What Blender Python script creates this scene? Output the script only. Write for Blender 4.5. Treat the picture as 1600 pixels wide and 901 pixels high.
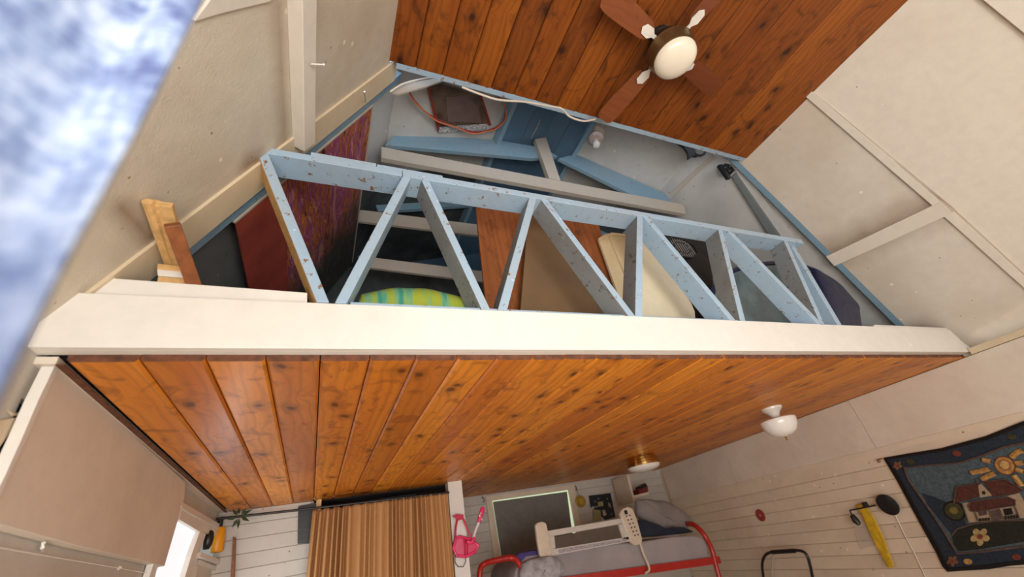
import bpy, bmesh, math, random
from mathutils import Vector as V, Matrix
random.seed(7)
for o in list(bpy.data.objects): bpy.data.objects.remove(o)
SC = bpy.context.scene
COL = SC.collection
CZ = 1.55                                   # camera height above the floor

# ------------------------------------------------------------------ camera
RX = V((0.91471, 0.06339, 0.39911)); RY = V((-0.36744, 0.54233, 0.75555)); RZ = V((-0.16855, -0.83776, 0.51940))
FPX = 648.5
cam_d = bpy.data.cameras.new('camera'); cam = bpy.data.objects.new('camera', cam_d); COL.objects.link(cam)
cam_d.sensor_width = 36; cam_d.lens = FPX / 1600 * 36; cam_d.clip_start = 0.01
right = V((RX[0], RY[0], RZ[0])).normalized(); down = V((RX[1], RY[1], RZ[1])).normalized(); fwd = right.cross(down).normalized()
down = fwd.cross(right).normalized()
cam.matrix_world = Matrix(((right.x, -down.x, -fwd.x, 0), (right.y, -down.y, -fwd.y, 0), (right.z, -down.z, -fwd.z, CZ), (0, 0, 0, 1)))
cam_d.dof.use_dof = True; cam_d.dof.focus_distance = 2.4; cam_d.dof.aperture_fstop = 1.5
SC.camera = cam

# ------------------------------------------------------------------ light
SC.view_settings.view_transform = 'Standard'; SC.view_settings.look = 'None'
SC.view_settings.gamma = 1; SC.view_settings.use_curve_mapping = False
SC.view_settings.exposure = 0.34
w = bpy.data.worlds.new('sky'); SC.world = w; w.use_nodes = True
w.node_tree.nodes['Background'].inputs[0].default_value = (0.75, 0.85, 1.0, 1)
w.node_tree.nodes['Background'].inputs[1].default_value = 1.0
def area(name, loc, target, sx, sy, power, col):
    l = bpy.data.lights.new(name, 'AREA'); l.shape = 'RECTANGLE'; l.size = sx; l.size_y = sy; l.energy = power; l.color = col
    o = bpy.data.objects.new(name, l); COL.objects.link(o); o.location = loc
    o.rotation_euler = (V(target) - V(loc)).to_track_quat('-Z', 'Y').to_euler(); return o
area('patio_door_daylight', (.6, -2.35, .95), (1.0, 1.5, 2.4), 2.4, 1.7, 105, (1.0, 0.96, 0.90))
area('side_window_daylight', (-0.78, -0.9, 0.8), (2.2, 0.9, 2.2), 1.4, 1.2, 70, (1.0, 0.96, 0.90))
area('right_fill_light', (4.9, -.9, .9), (-.6, 1.6, 1.6), 1.2, 1.1, 55, (1.0, 0.96, 0.90))  # added fill from the right, brightens the left wall panel
area('bedroom_window_daylight', (-0.70, 4.2, 1.3), (3, 4.0, 1.6), 0.6, 0.9, 7, (0.9, 0.95, 1.0))

# ------------------------------------------------------------------ back-projection onto real planes
def ray(x, y):
    u, v = x - 800, y - 450.5
    return right * u + down * v + fwd * FPX
C0 = V((0, 0, CZ))
def onplane(x, y, p0, n):
    r = ray(x, y); n = V(n); return C0 + r * ((V(p0) - C0).dot(n) / r.dot(n))
def aY(x, y, Y): return onplane(x, y, (0, Y, 0), (0, 1, 0))
def aX(x, y, X): return onplane(x, y, (X, 0, 0), (1, 0, 0))
def aZ(x, y, Z): return onplane(x, y, (0, 0, Z), (0, 0, 1))
def slope(p, q):                                  # plane containing p, q (x,z) and the Y direction; normal into the room
    d = V((q[0] - p[0], 0, q[1] - p[1])).normalized(); return V((p[0], 0, p[1])), d

# ------------------------------------------------------------------ materials
def nt(name):
    m = bpy.data.materials.new(name); m.use_nodes = True
    t = m.node_tree; b = t.nodes['Principled BSDF']; return m, t, b
def N(t, typ, **kw):
    n = t.nodes.new(typ)
    for k, v in kw.items():
        if hasattr(n, k) and not k.startswith('i_'): setattr(n, k, v)
    return n
def L(t, a, b): t.links.new(a, b)
def coords(t, sc=(1, 1, 1), rnd=True):
    tc = N(t, 'ShaderNodeTexCoord'); mp = N(t, 'ShaderNodeMapping'); mp.inputs['Scale'].default_value = sc
    if rnd:
        oi = N(t, 'ShaderNodeObjectInfo'); mu = N(t, 'ShaderNodeVectorMath', operation='SCALE'); mu.inputs[0].default_value = (13.1, 37.7, 21.3)
        L(t, oi.outputs['Random'], mu.inputs['Scale']); ad = N(t, 'ShaderNodeVectorMath', operation='ADD')
        L(t, tc.outputs['Object'], ad.inputs[0]); L(t, mu.outputs[0], ad.inputs[1]); L(t, ad.outputs[0], mp.inputs['Vector'])
    else: L(t, tc.outputs['Object'], mp.inputs['Vector'])
    return mp.outputs[0]
def noise(t, vec, sc, det=4, rough=.55, dist=0):
    n = N(t, 'ShaderNodeTexNoise'); n.inputs['Scale'].default_value = sc; n.inputs['Detail'].default_value = det
    n.inputs['Roughness'].default_value = rough; n.inputs['Distortion'].default_value = dist; L(t, vec, n.inputs['Vector']); return n.outputs['Fac']
def ramp(t, fac, stops, interp='LINEAR'):
    r = N(t, 'ShaderNodeValToRGB'); r.color_ramp.interpolation = interp
    e = r.color_ramp.elements
    while len(e) < len(stops): e.new(0.5)
    for k, (p, c) in enumerate(stops): e[k].position = p; e[k].color = (*c, 1) if len(c) == 3 else c
    L(t, fac, r.inputs['Fac']); return r.outputs['Color']
def mix(t, fac, a, b, mode='MIX'):
    m = N(t, 'ShaderNodeMix', data_type='RGBA', blend_type=mode)
    for s, i in ((fac, 0), (a, 6), (b, 7)):
        if isinstance(s, (int, float)): m.inputs[i].default_value = s
        elif isinstance(s, tuple): m.inputs[i].default_value = (*s, 1)
        else: L(t, s, m.inputs[i])
    return m.outputs[2]
def bump(t, b, h, st=.3, d=.01):
    n = N(t, 'ShaderNodeBump'); n.inputs['Strength'].default_value = st; n.inputs['Distance'].default_value = d
    L(t, h, n.inputs['Height']); L(t, n.outputs[0], b.inputs['Normal'])
def math_(t, op, a, b=0., c=None):
    n = N(t, 'ShaderNodeMath', operation=op)
    for i, s in enumerate((a, b) if c is None else (a, b, c)):
        if isinstance(s, (int, float)): n.inputs[i].default_value = s
        else: L(t, s, n.inputs[i])
    return n.outputs[0]
def plain(name, col, rough=.5, metal=0, var=.12, sc=14, bs=.1, **kw):
    m, t, b = nt(name); c = coords(t); f = noise(t, c, sc)
    dk = tuple(x * (1 - var) for x in col); lt = tuple(min(1, x * (1 + var)) for x in col)
    L(t, ramp(t, f, [(.3, dk), (.7, lt)]), b.inputs['Base Color'])
    b.inputs['Roughness'].default_value = rough; b.inputs['Metallic'].default_value = metal
    if bs: bump(t, b, noise(t, c, sc * 6), bs, .002)
    for k, v in kw.items(): b.inputs[k.replace('_', ' ')].default_value = v
    return m
def pine(name, light, mid, dark, ax='Y', coat=.12, knot=1.0, rough=.46):
    """stained knotty pine, grain along ax"""
    m, t, b = nt(name)
    sc = {'Y': (1, .09, 1), 'X': (.09, 1, 1), 'Z': (1, 1, .09)}[ax]
    ks = {'Y': (5.0, 3.6, 2), 'X': (3.6, 5.0, 2), 'Z': (5.0, 2, 3.6)}[ax]
    c = coords(t, sc); k = coords(t, ks)
    # warp the knot coordinates a little
    wn = N(t, 'ShaderNodeTexNoise'); wn.inputs['Scale'].default_value = 1.3; L(t, k, wn.inputs['Vector'])
    wa = N(t, 'ShaderNodeVectorMath', operation='MULTIPLY_ADD'); L(t, wn.outputs['Color'], wa.inputs[0]); wa.inputs[1].default_value = (.5, .5, .5); L(t, k, wa.inputs[2])
    vo = N(t, 'ShaderNodeTexVoronoi', feature='F1', voronoi_dimensions='2D'); vo.inputs['Scale'].default_value = 1.0; L(t, wa.outputs[0], vo.inputs['Vector'])
    vs_ = N(t, 'ShaderNodeSeparateColor'); L(t, vo.outputs['Color'], vs_.inputs[0]); keep = math_(t, 'GREATER_THAN', vs_.outputs[0], .62)
    kd = vo.outputs['Distance']
    near = math_(t, 'DIVIDE', .045, math_(t, 'ADD', kd, .05))
    fine = noise(t, c, 60, 5, .6)
    broad = noise(t, c, 9, 3, .5)
    # growth rings bending round the knots
    sx = N(t, 'ShaderNodeSeparateXYZ'); L(t, c, sx.inputs[0])
    base = sx.outputs['Y' if ax == 'X' else 'X']
    ph = math_(t, 'ADD', math_(t, 'MULTIPLY', base, 60), math_(t, 'ADD', math_(t, 'MULTIPLY', broad, 7), math_(t, 'MULTIPLY', near, 9)))
    rings = math_(t, 'MULTIPLY_ADD', math_(t, 'SINE', math_(t, 'MULTIPLY', ph, 2.2)), .5, .5)
    rings = math_(t, 'POWER', rings, 3.0)
    colr = ramp(t, broad, [(.30, mid), (.66, light)])
    oi = N(t, 'ShaderNodeObjectInfo')
    tint = ramp(t, oi.outputs['Random'], [(0, tuple((a * .6 + b_ * .4) for a, b_ in zip(mid, dark))), (.35, mid), (1, light)])
    colr = mix(t, .62, colr, tint)
    colr = mix(t, math_(t, 'MULTIPLY', rings, math_(t, 'MULTIPLY', broad, .5)), colr, dark)
    colr = mix(t, math_(t, 'MULTIPLY', math_(t, 'SUBTRACT', fine, .45), .5), colr, dark)
    kn = ramp(t, kd, [(.06, (1, 1, 1)), (.10, (.62, .62, .62)), (.15, (.34, .34, .34)), (.34, (0, 0, 0))]); kn = math_(t, 'MULTIPLY', kn, keep)
    colr = mix(t, math_(t, 'MULTIPLY', kn, .85 * knot), colr, tuple(x * .35 for x in dark))
    st = ramp(t, noise(t, k, 1.5, 4, .6, 1.2), [(.54, (0, 0, 0)), (.66, (1, 1, 1))])
    colr = mix(t, math_(t, 'MULTIPLY', st, .5), colr, dark)
    L(t, colr, b.inputs['Base Color']); b.inputs['Roughness'].default_value = rough
    b.inputs['Specular IOR Level'].default_value = .32; b.inputs['Coat Weight'].default_value = coat; b.inputs['Coat Roughness'].default_value = .22
    bump(t, b, fine, .12, .002); return m
def paint(name, col, spot=(.28, .2, .13), rough=.55, dens=.70, sc=1.0, stain=(.55, .42, .28), smt=.35, bs=.25, wear=0, wearcol=(.25, .12, .05)):
    """old brush paint: blotches, specks, chips"""
    m, t, b = nt(name); c = coords(t)
    big = noise(t, c, 1.6 * sc, 3); med = noise(t, c, 14 * sc, 5, .6); fin = noise(t, c, 120 * sc, 3, .6)
    colr = mix(t, math_(t, 'MULTIPLY', ramp(t, big, [(.42, (0, 0, 0)), (.75, (1, 1, 1))]), smt), col, stain)
    colr = mix(t, math_(t, 'MULTIPLY', ramp(t, med, [(.35, (1, 1, 1)), (.6, (0, 0, 0))]), .12), colr, tuple(x * .6 for x in col))
    vo = N(t, 'ShaderNodeTexVoronoi'); vo.inputs['Scale'].default_value = 9 * sc; L(t, c, vo.inputs['Vector'])
    sp = math_(t, 'MULTIPLY', math_(t, 'LESS_THAN', vo.outputs['Distance'], .055), math_(t, 'GREATER_THAN', noise(t, c, 3.3 * sc, 2), dens - .22))
    colr = mix(t, math_(t, 'MULTIPLY', sp, .8), colr, spot)
    vc = N(t, 'ShaderNodeTexVoronoi'); vc.inputs['Scale'].default_value = 6.5 * sc; vc.inputs['Randomness'].default_value = 1; L(t, c, vc.inputs['Vector'])
    chip = math_(t, 'MULTIPLY', math_(t, 'LESS_THAN', math_(t, 'ADD', vc.outputs['Distance'], math_(t, 'MULTIPLY', med, .10)), .125), math_(t, 'GREATER_THAN', noise(t, c, 2.1 * sc, 2), dens - .20))
    colr = mix(t, math_(t, 'MULTIPLY', chip, .7), colr, tuple(min(1, x * 1.3 + .04) for x in col))
    if wear:
        wf = ramp(t, noise(t, c, 22, 6, .72), [(wear, (0, 0, 0)), (wear + .015, (1, 1, 1))])
        colr = mix(t, wf, colr, wearcol)
    L(t, colr, b.inputs['Base Color']); b.inputs['Roughness'].default_value = rough
    hh = math_(t, 'ADD', fin, math_(t, 'MULTIPLY', med, 1.5)); bump(t, b, hh, bs, .004); return m
def glow(name, col, s):
    m, t, b = nt(name); b.inputs['Base Color'].default_value = (*col, 1); b.inputs['Emission Color'].default_value = (*col, 1)
    b.inputs['Emission Strength'].default_value = s; return m
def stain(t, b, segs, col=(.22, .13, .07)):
    """soot and other brown marks on the boards, plus a shadow stripe painted beside the purlin: (a, b, radius, strength)"""
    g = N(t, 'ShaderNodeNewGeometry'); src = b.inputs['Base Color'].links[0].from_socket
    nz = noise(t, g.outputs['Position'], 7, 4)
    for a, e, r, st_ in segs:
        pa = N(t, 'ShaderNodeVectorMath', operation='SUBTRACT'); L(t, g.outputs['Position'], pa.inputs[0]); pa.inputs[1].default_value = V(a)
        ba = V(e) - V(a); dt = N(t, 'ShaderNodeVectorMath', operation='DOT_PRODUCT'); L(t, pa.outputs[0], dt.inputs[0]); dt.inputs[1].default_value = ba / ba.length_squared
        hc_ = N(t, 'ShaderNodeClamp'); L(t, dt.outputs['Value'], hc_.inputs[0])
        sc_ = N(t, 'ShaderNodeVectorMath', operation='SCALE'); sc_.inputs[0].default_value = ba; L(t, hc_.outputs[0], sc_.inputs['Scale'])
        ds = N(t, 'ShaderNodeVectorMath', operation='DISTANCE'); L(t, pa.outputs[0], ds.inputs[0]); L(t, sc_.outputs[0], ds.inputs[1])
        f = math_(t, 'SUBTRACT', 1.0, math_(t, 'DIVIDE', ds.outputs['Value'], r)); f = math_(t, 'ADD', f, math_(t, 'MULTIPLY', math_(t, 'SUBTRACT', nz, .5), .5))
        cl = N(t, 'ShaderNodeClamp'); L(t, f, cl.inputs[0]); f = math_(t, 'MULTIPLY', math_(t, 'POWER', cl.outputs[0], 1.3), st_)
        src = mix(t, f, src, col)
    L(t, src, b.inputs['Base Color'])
M = {}
M['pine'] = pine('stained_pine', (.84, .32, .026), (.58, .165, .016), (.17, .036, .007))
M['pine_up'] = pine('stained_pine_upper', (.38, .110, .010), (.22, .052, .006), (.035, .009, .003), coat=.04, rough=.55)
M['pine_end'] = plain('plank_end_grain', (.13, .045, .02), .8, var=.5, sc=30)
M['pine_x'] = pine('pine_trim', (.55, .25, .08), (.36, .13, .035), (.12, .035, .012), 'Z', .1, .5, .55)
M['raw'] = plain('raw_pine', (.68, .42, .17), .65, var=.25, sc=30)
M['red_wood'] = plain('stained_redwood', (.24, .075, .022), .5, var=.3, sc=25)
M['white'] = paint('white_wall_paint', (.70, .64, .56), stain=(.50, .40, .29), smt=.5)
M['whiteb'] = paint('white_batten_paint', (.76, .70, .61), stain=(.60, .52, .42), smt=.3, dens=.8)
M['whitel'] = paint('white_slope_paint', (.64, .575, .47), stain=(.44, .34, .23), smt=.5, bs=.5, dens=.66)
M['panel'] = paint('off_white_panel_paint', (.80, .72, .62), stain=(.50, .40, .30), smt=.4, dens=.95, bs=.1)
M['trim'] = paint('white_fascia_paint', (.84, .82, .77), rough=.32, dens=.80, smt=.12, bs=.1, sc=.8)
M['cream'] = paint('cream_trim_paint', (.72, .60, .42), rough=.5, dens=.86, smt=.3, bs=.15)
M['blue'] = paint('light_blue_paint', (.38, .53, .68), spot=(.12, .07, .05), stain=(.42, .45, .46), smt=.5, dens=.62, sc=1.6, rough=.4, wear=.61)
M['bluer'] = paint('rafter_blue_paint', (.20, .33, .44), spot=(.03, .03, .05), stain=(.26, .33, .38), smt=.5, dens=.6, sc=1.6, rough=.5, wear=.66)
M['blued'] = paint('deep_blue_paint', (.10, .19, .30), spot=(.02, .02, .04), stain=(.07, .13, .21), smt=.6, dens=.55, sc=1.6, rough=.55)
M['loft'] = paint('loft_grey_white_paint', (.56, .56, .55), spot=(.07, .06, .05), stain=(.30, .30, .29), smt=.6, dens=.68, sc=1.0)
M['loftm'] = paint('shaded_loft_paint', (.17, .175, .17), spot=(.03, .03, .03), stain=(.10, .10, .09), smt=.7, dens=.62)  # shade of the lower left loft wall put into its colour
M['loftd'] = plain('shaded_loft_boards', (.05, .06, .065), .8, var=.5, sc=4)  # darkness of the deep loft put into the colour
M['plankw'] = paint('white_plank_paint', (.79, .67, .52), spot=(.2, .1, .05), stain=(.46, .36, .27), smt=.45, dens=.66, sc=.8, rough=.5)
M['plankb'] = paint('grey_white_plank_paint', (.60, .56, .50), spot=(.2, .1, .05), stain=(.40, .34, .28), smt=.45, dens=.66, sc=.8, rough=.5)
M['greyboard'] = paint('grey_beige_board', (.46, .42, .37), smt=.4, dens=.9, rough=.6)
M['dark'] = plain('dark_void', (.012, .010, .009), .9)
M['black'] = plain('black_metal', (.012, .012, .013), .35)
M['brass'] = plain('polished_brass', (.62, .40, .13), .18, metal=1, bs=.02)
M['opal'] = plain('opal_glass', (.86, .84, .80), .12, var=.02, bs=0)
M['opalf'] = plain('opal_fan_glass', (.88, .80, .66), .2, var=.02, bs=0)
M['porcelain'] = plain('white_porcelain', (.80, .76, .70), .2, var=.03, bs=0)
M['floor'] = plain('light_pine_floor', (.66, .52, .36), .5, var=.15, sc=3)
M['red'] = plain('red_bed_paint', (.42, .020, .014), .3, var=.1)
M['fanwood'] = pine('fan_blade_wood', (.26, .080, .025), (.20, .055, .018), (.14, .035, .012), 'X', .2, .1, .4)
M['steel'] = plain('galvanised_steel', (.5, .5, .5), .4, metal=.8)
def build_tex():
    pass

# ------------------------------------------------------------------ mesh tools
WL = {}
class MB:
    def __init__(s): s.bm = bmesh.new(); s.smooth = False
    def face(s, vs): 
        try: return s.bm.faces.new(vs)
        except ValueError: return None
    def prism(s, poly, vec):
        vec = V(vec); a = [s.bm.verts.new(V(p)) for p in poly]; b = [s.bm.verts.new(V(p) + vec) for p in poly]
        s.face(a); s.face(list(reversed(b))); n = len(a)
        for i in range(n): s.face([a[i], b[i], b[(i + 1) % n], a[(i + 1) % n]])
        return s
    def box(s, lo, hi):
        lo, hi = V(lo), V(hi)
        return s.prism([(lo.x, lo.y, lo.z), (hi.x, lo.y, lo.z), (hi.x, hi.y, lo.z), (lo.x, hi.y, lo.z)], (0, 0, hi.z - lo.z))
    def beam(s, a, b, w, h, up=(0, 0, 1)):
        a, b, up = V(a), V(b), V(up); d = (b - a).normalized(); sd = d.cross(up).normalized() * (w / 2); u = sd.cross(d).normalized() * (h / 2)
        return s.prism([a - sd - u, a + sd - u, a + sd + u, a - sd + u], b - a)
    def grid(s, rows, close=False):
        vs = [[s.bm.verts.new(V(p)) for p in r] for r in rows]
        for i in range(len(vs) - 1):
            m = len(vs[i])
            for j in range(m if close else m - 1):
                s.face([vs[i][j], vs[i][(j + 1) % m], vs[i + 1][(j + 1) % m], vs[i + 1][j]])
        return vs
    def tube(s, pts, r, n=10, caps=True):
        pts = [V(p) for p in pts]; rs = r if isinstance(r, (list, tuple)) else [r] * len(pts); rows = []
        up = V((0, 0, 1)); d0 = (pts[1] - pts[0]).normalized()
        if abs(d0.dot(up)) > .95: up = V((0, 1, 0))
        for i, p in enumerate(pts):
            d = (pts[min(i + 1, len(pts) - 1)] - pts[max(i - 1, 0)]).normalized()
            a = d.cross(up)
            if a.length < 1e-4: a = d.cross(V((1, 0, 0)))
            a.normalize(); b = a.cross(d); up = b
            rows.append([p + (a * math.cos(2 * math.pi * k / n) + b * math.sin(2 * math.pi * k / n)) * rs[i] for k in range(n)])
        vs = s.grid(rows, True)
        if caps: s.face(list(reversed(vs[0]))); s.face(vs[-1])
        s.smooth = True; return s
    def lathe(s, prof, o, axis=(0, 0, 1), n=40, sq=(1, 1)):
        """prof: (radius, height) pairs along axis from o"""
        o = V(o); ax = V(axis).normalized(); a = ax.orthogonal().normalized(); b = ax.cross(a)
        if abs(ax.z) > .99: a, b = V((1, 0, 0)), V((0, 1, 0))
        rows = [[o + ax * h + (a * math.cos(2 * math.pi * k / n) * sq[0] + b * math.sin(2 * math.pi * k / n) * sq[1]) * max(r, 1e-4) for k in range(n)] for r, h in prof]
        s.grid(rows, True); s.smooth = True; return s
    def build(s, name, mat, parent=None, bevel=0, solid=0, loc=None, sub=0, label=None):
        bmesh.ops.remove_doubles(s.bm, verts=s.bm.verts, dist=1e-5)
        bmesh.ops.recalc_face_normals(s.bm, faces=s.bm.faces)
        vs = [v.co for v in s.bm.verts]
        if parent is not None: org = WL[parent.name]
        elif loc is not None: org = V(loc)
        else:
            org = V(((min(v.x for v in vs) + max(v.x for v in vs)) / 2, (min(v.y for v in vs) + max(v.y for v in vs)) / 2, min(v.z for v in vs)))
        org = org.copy()
        for v in s.bm.verts: v.co -= org
        me = bpy.data.meshes.new(name); s.bm.to_mesh(me); s.bm.free()
        if s.smooth:
            me.shade_smooth() if hasattr(me, 'shade_smooth') else None
            try: me.set_sharp_from_angle(angle=math.radians(40))
            except Exception: pass
        me.materials.append(M[mat] if isinstance(mat, str) else mat)
        o = bpy.data.objects.new(name, me); COL.objects.link(o)
        if parent is not None: o.parent = parent
        else: o.location = org
        WL[o.name] = org
        if solid: md = o.modifiers.new('thick', 'SOLIDIFY'); md.thickness = solid; md.offset = 0
        if bevel: md = o.modifiers.new('edge', 'BEVEL'); md.width = bevel; md.segments = 2; md.limit_method = 'ANGLE'
        if sub: md = o.modifiers.new('sub', 'SUBSURF'); md.levels = sub; md.render_levels = sub
        if label: o['label'] = label
        return o
def tag(o, label, cat, group=None):
    o['label'] = label; o['category'] = cat
    if group: o['group'] = group
    return o
def struct(o): o['kind'] = 'structure'; return o
def thing(name, loc, label=None, cat=None, group=None):
    o = bpy.data.objects.new(name, None); COL.objects.link(o); o.location = loc; o.empty_display_size = .05; WL[o.name] = V(loc)
    if label: tag(o, label, cat, group)
    return o
def clip(poly, f):                                 # keep the side of a convex polygon where f(p) >= 0
    out = []
    for i in range(len(poly)):
        a, b = poly[i], poly[(i + 1) % len(poly)]; fa, fb = f(a), f(b)
        if fa >= 0: out.append(a)
        if (fa >= 0) != (fb >= 0):
            t_ = fa / (fa - fb); out.append((a[0] + (b[0] - a[0]) * t_, a[1] + (b[1] - a[1]) * t_))
    return out
def arc(n, f): return [f(i / (n - 1)) for i in range(n)]

# ------------------------------------------------------------------ key dimensions (metres, floor at 0)
ZC = CZ + .70            # underside of the lower plank ceiling
ZU = CZ + 2.757          # underside of the upper plank ceiling
YF = 1.53                # front face of the fascia
XL = -.80                # left wall
W0 = aZ(1517, 555, ZC); W1 = aZ(1100, 707.5, ZC)
wd = (W1 - W0); wd.z = 0; wd.normalize(); wn = V((wd.y, -wd.x, 0))     # along the right wall (+Y), and its outward normal
if wn.x < 0: wn = -wn
def wallX(y): return W0.x + (y - W0.y) * wd.x / wd.y
def RW(x, y, off=0): return onplane(x, y, W0 - wn * off, wn)           # a point on the right wall, off = distance proud of it
PL, DL = slope((-.75, CZ + .9), (.25, ZU)); NL = V((DL.z, 0, -DL.x))   # left roof slope, normal into the room
PR, DR = slope((5.05, CZ + .94), (3.6, ZU)); NR = V((-DR.z, 0, DR.x))  # right roof slope
if NR.z > 0: NR = -NR
if NL.z > 0: NL = -NL
def SL(x, y, off=0): return onplane(x, y, PL + NL * off, NL)
def SR(x, y, off=0): return onplane(x, y, PR + NR * off, NR)
YB, YB2, YFR = 4.95, 6.45, -2.4     # left back wall, deep back wall, front wall behind the camera
YG = 4.3                             # loft gable

# ------------------------------------------------------------------ room shell
struct(MB().box((-.95, YFR, -.1), (6.2, YB2 + .1, 0)).build('floor', 'floor'))
# left wall with its broken hole
hole = (1.605, 1.80, CZ + .34, CZ + .60)
mb = MB()
for lo, hi in (((XL - .02, YFR, 0), (XL, YB + .02, hole[2])), ((XL - .02, YFR, hole[3]), (XL, YB + .02, ZC + .24)),
               ((XL - .02, YFR, hole[2]), (XL, hole[0], hole[3])), ((XL - .02, hole[1], hole[2]), (XL, YB + .02, hole[3]))): mb.box(lo, hi)
wall_left = struct(mb.build('wall_left', 'plankb'))
struct(MB().box((-.98, YFR, 0), (-.94, YB2 + .1, ZC + .3)).build('wall_outer', 'dark'))
# right wall core
a, b = V((wallX(YFR), YFR, 0)), V((wallX(YB2), YB2, 0))
wall_right = struct(MB().prism([a + wn * .02, b + wn * .02, b + wn * .1, a + wn * .1], (0, 0, ZC + .06)).build('wall_right', 'plankw'))
# right wall planks (painted tongue and groove)
zb = RW(1370, 700).z; BT = CZ + .206; BB = CZ + .156
pts_ = [RW(*p).z for p in ((1240, 758), (1300, 784), (1260, 831), (1280, 888))]
ph = .1225
z = BB + .008
while z > .35:
    z1 = z; z0 = z - ph
    c = .004
    o = V((wallX(.3), .3, 0)); e = V((wallX(YB2), YB2, 0))
    def cs(z_, d): return o - wn * d + V((0, 0, z_))
    mb = MB(); mb.prism([cs(z0 + .001, -.019), cs(z0 + .001, -.004), cs(z0 + c, 0), cs(z1 - c, 0), cs(z1 - .001, -.004), cs(z1 - .001, -.019)], e - o)
    mb.build('plank', 'plankw', wall_right); z = z0
# plywood panels along the top of the right wall
seams = [W0, RW(1330, 632), RW(1130, 700), RW(1010, 740)]
ys = [.0, seams[1].y, seams[2].y, min(seams[3].y, 6.3)]
for i in range(3):
    y0, y1 = ys[i] + .004, ys[i + 1] - .004
    p = V((wallX(y0), y0, BT)); q = V((wallX(y1), y1, BT))
    MB().prism([p, q, q - wn * .018, p - wn * .018], (0, 0, ZC - .004 - p.z)).build('panel', 'panel', wall_right, bevel=.0015)
p = V((wallX(.0), .0, BB)); q = V((wallX(6.3), 6.3, BB))
MB().prism([p, q, q - wn * .012, p - wn * .012], (0, 0, .049)).build('batten', 'plankw', wall_right)
# cap strip in front of the fascia, top of right wall
p = V((wallX(.0), .0, ZC)); q = V((wallX(YF - .01), YF - .01, ZC))
MB().prism([p + wn * .02, q + wn * .02, q - wn * .03, p - wn * .03], (0, 0, .05)).build('trim_board', 'cream', wall_right)
# back walls
def planked(name, x0, x1, y, z0, z1, mat, hgt=.118, skip=None):
    root = struct(MB().box((x0, y + .02, z0), (x1, y + .06, z1 + .06)).build(name, mat)); z = z1
    while z > max(z0, .9):
        za, zb_ = z - hgt, z
        mb = MB(); mb.prism([(x0, y + .02, za + .001), (x0, y + .004, za + .001), (x0, y, za + .004), (x0, y, zb_ - .004), (x0, y + .004, zb_ - .001), (x0, y + .02, zb_ - .001)], (x1 - x0, 0, 0))
        mb.build('plank', mat, root); z = za
    return root
planked('wall_back', XL, -.02, YB, 0, ZC, 'plankb')
planked('wall_back_alcove', 1.44, wallX(YB2) + .1, YB2, 0, ZC, 'plankb')
struct(MB().box((-.03, YB2, 0), (1.44, YB2 + .04, ZC)).build('wall_closet', 'dark'))
struct(MB().box((-.06, YB + .01, ZC - .01), (1.44, YB2, ZC + .02)).build('ceiling_closet', 'dark'))
struct(MB().box((-.06, YB + .07, 0), (-.03, YB2, ZC)).build('wall_closet_left', 'dark'))
# front wall behind the camera, with the patio door opening
mb = MB()
mb.box((-.95, YFR - .1, 2.05), (6.2, YFR, 4.4)); mb.box((-.95, YFR - .1, 0), (-.2, YFR, 2.05)); mb.box((3.5, YFR - .1, 0), (6.2, YFR, 2.05))
struct(mb.build('wall_front', 'plankw'))
# lower plank ceiling
ceil_ = struct(MB().box((XL, YF + .10, ZC + .028), (5.0, YB, ZC + .05)).build('ceiling', 'dark'))
x = -.73; i = 0
while x < 5.75:
    x0, x1 = x, x + .1775; x = x1; i += 1
    yend = YB if x0 < 1.3 else YB2
    g, c = .0022, .009
    poly = clip([(x0 + g, YF + .055), (x1 - g, YF + .055), (x1 - g, yend), (x0 + g, yend)], lambda p: wallX(p[1]) - .004 - p[0])
    if len(poly) < 3: continue
    mb = MB(); z0 = ZC + random.uniform(0, .0015)
    if len(poly) == 4 and max(p[0] for p in poly) > x1 - g - 1e-6 and min(wallX(YF), wallX(yend)) > x1 + .02:
        y0 = YF + .055 + random.uniform(-.002, .002)
        mb.prism([(x0 + g, y0, z0 + c), (x0 + g + c, y0, z0), (x1 - g - c, y0, z0), (x1 - g, y0, z0 + c), (x1 - g, y0, z0 + .025), (x0 + g, y0, z0 + .025)], (0, yend - y0, 0))
    else:
        mb.prism([(p[0], p[1], z0) for p in poly], (0, 0, .025))
    pl = mb.build('plank', 'pine', ceil_)
    pl.data.materials.append(M['pine_end'])
    for f in pl.data.polygons:
        if f.normal.y < -.9: f.material_index = 1
# upper plank ceiling
XU0, XU1 = .244, 3.62
ceil_u = struct(MB().box((XU0, -2.35, ZU + .022), (XU1, YF - .005, ZU + .05)).build('ceiling_upper', 'dark'))
x = XU0
while x < XU1 - .02:
    x0, x1 = x, min(x + .178, XU1); x = x1; g, c = .002, .008; z0 = ZU + random.uniform(0, .002); y0 = -2.35
    MB().prism([(x0 + g, y0, z0 + c), (x0 + g + c, y0, z0), (x1 - g - c, y0, z0), (x1 - g, y0, z0 + c), (x1 - g, y0, z0 + .025), (x0 + g, y0, z0 + .025)],
               (0, YF - .012 - y0, 0)).build('plank', 'pine_up', ceil_u)
# header at the end of the upper ceiling
struct(MB().box((.30, YF - .008, ZU + .004), (3.66, YF + .032, ZU + .10)).build('trim_header', 'blue', bevel=.003))
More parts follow.
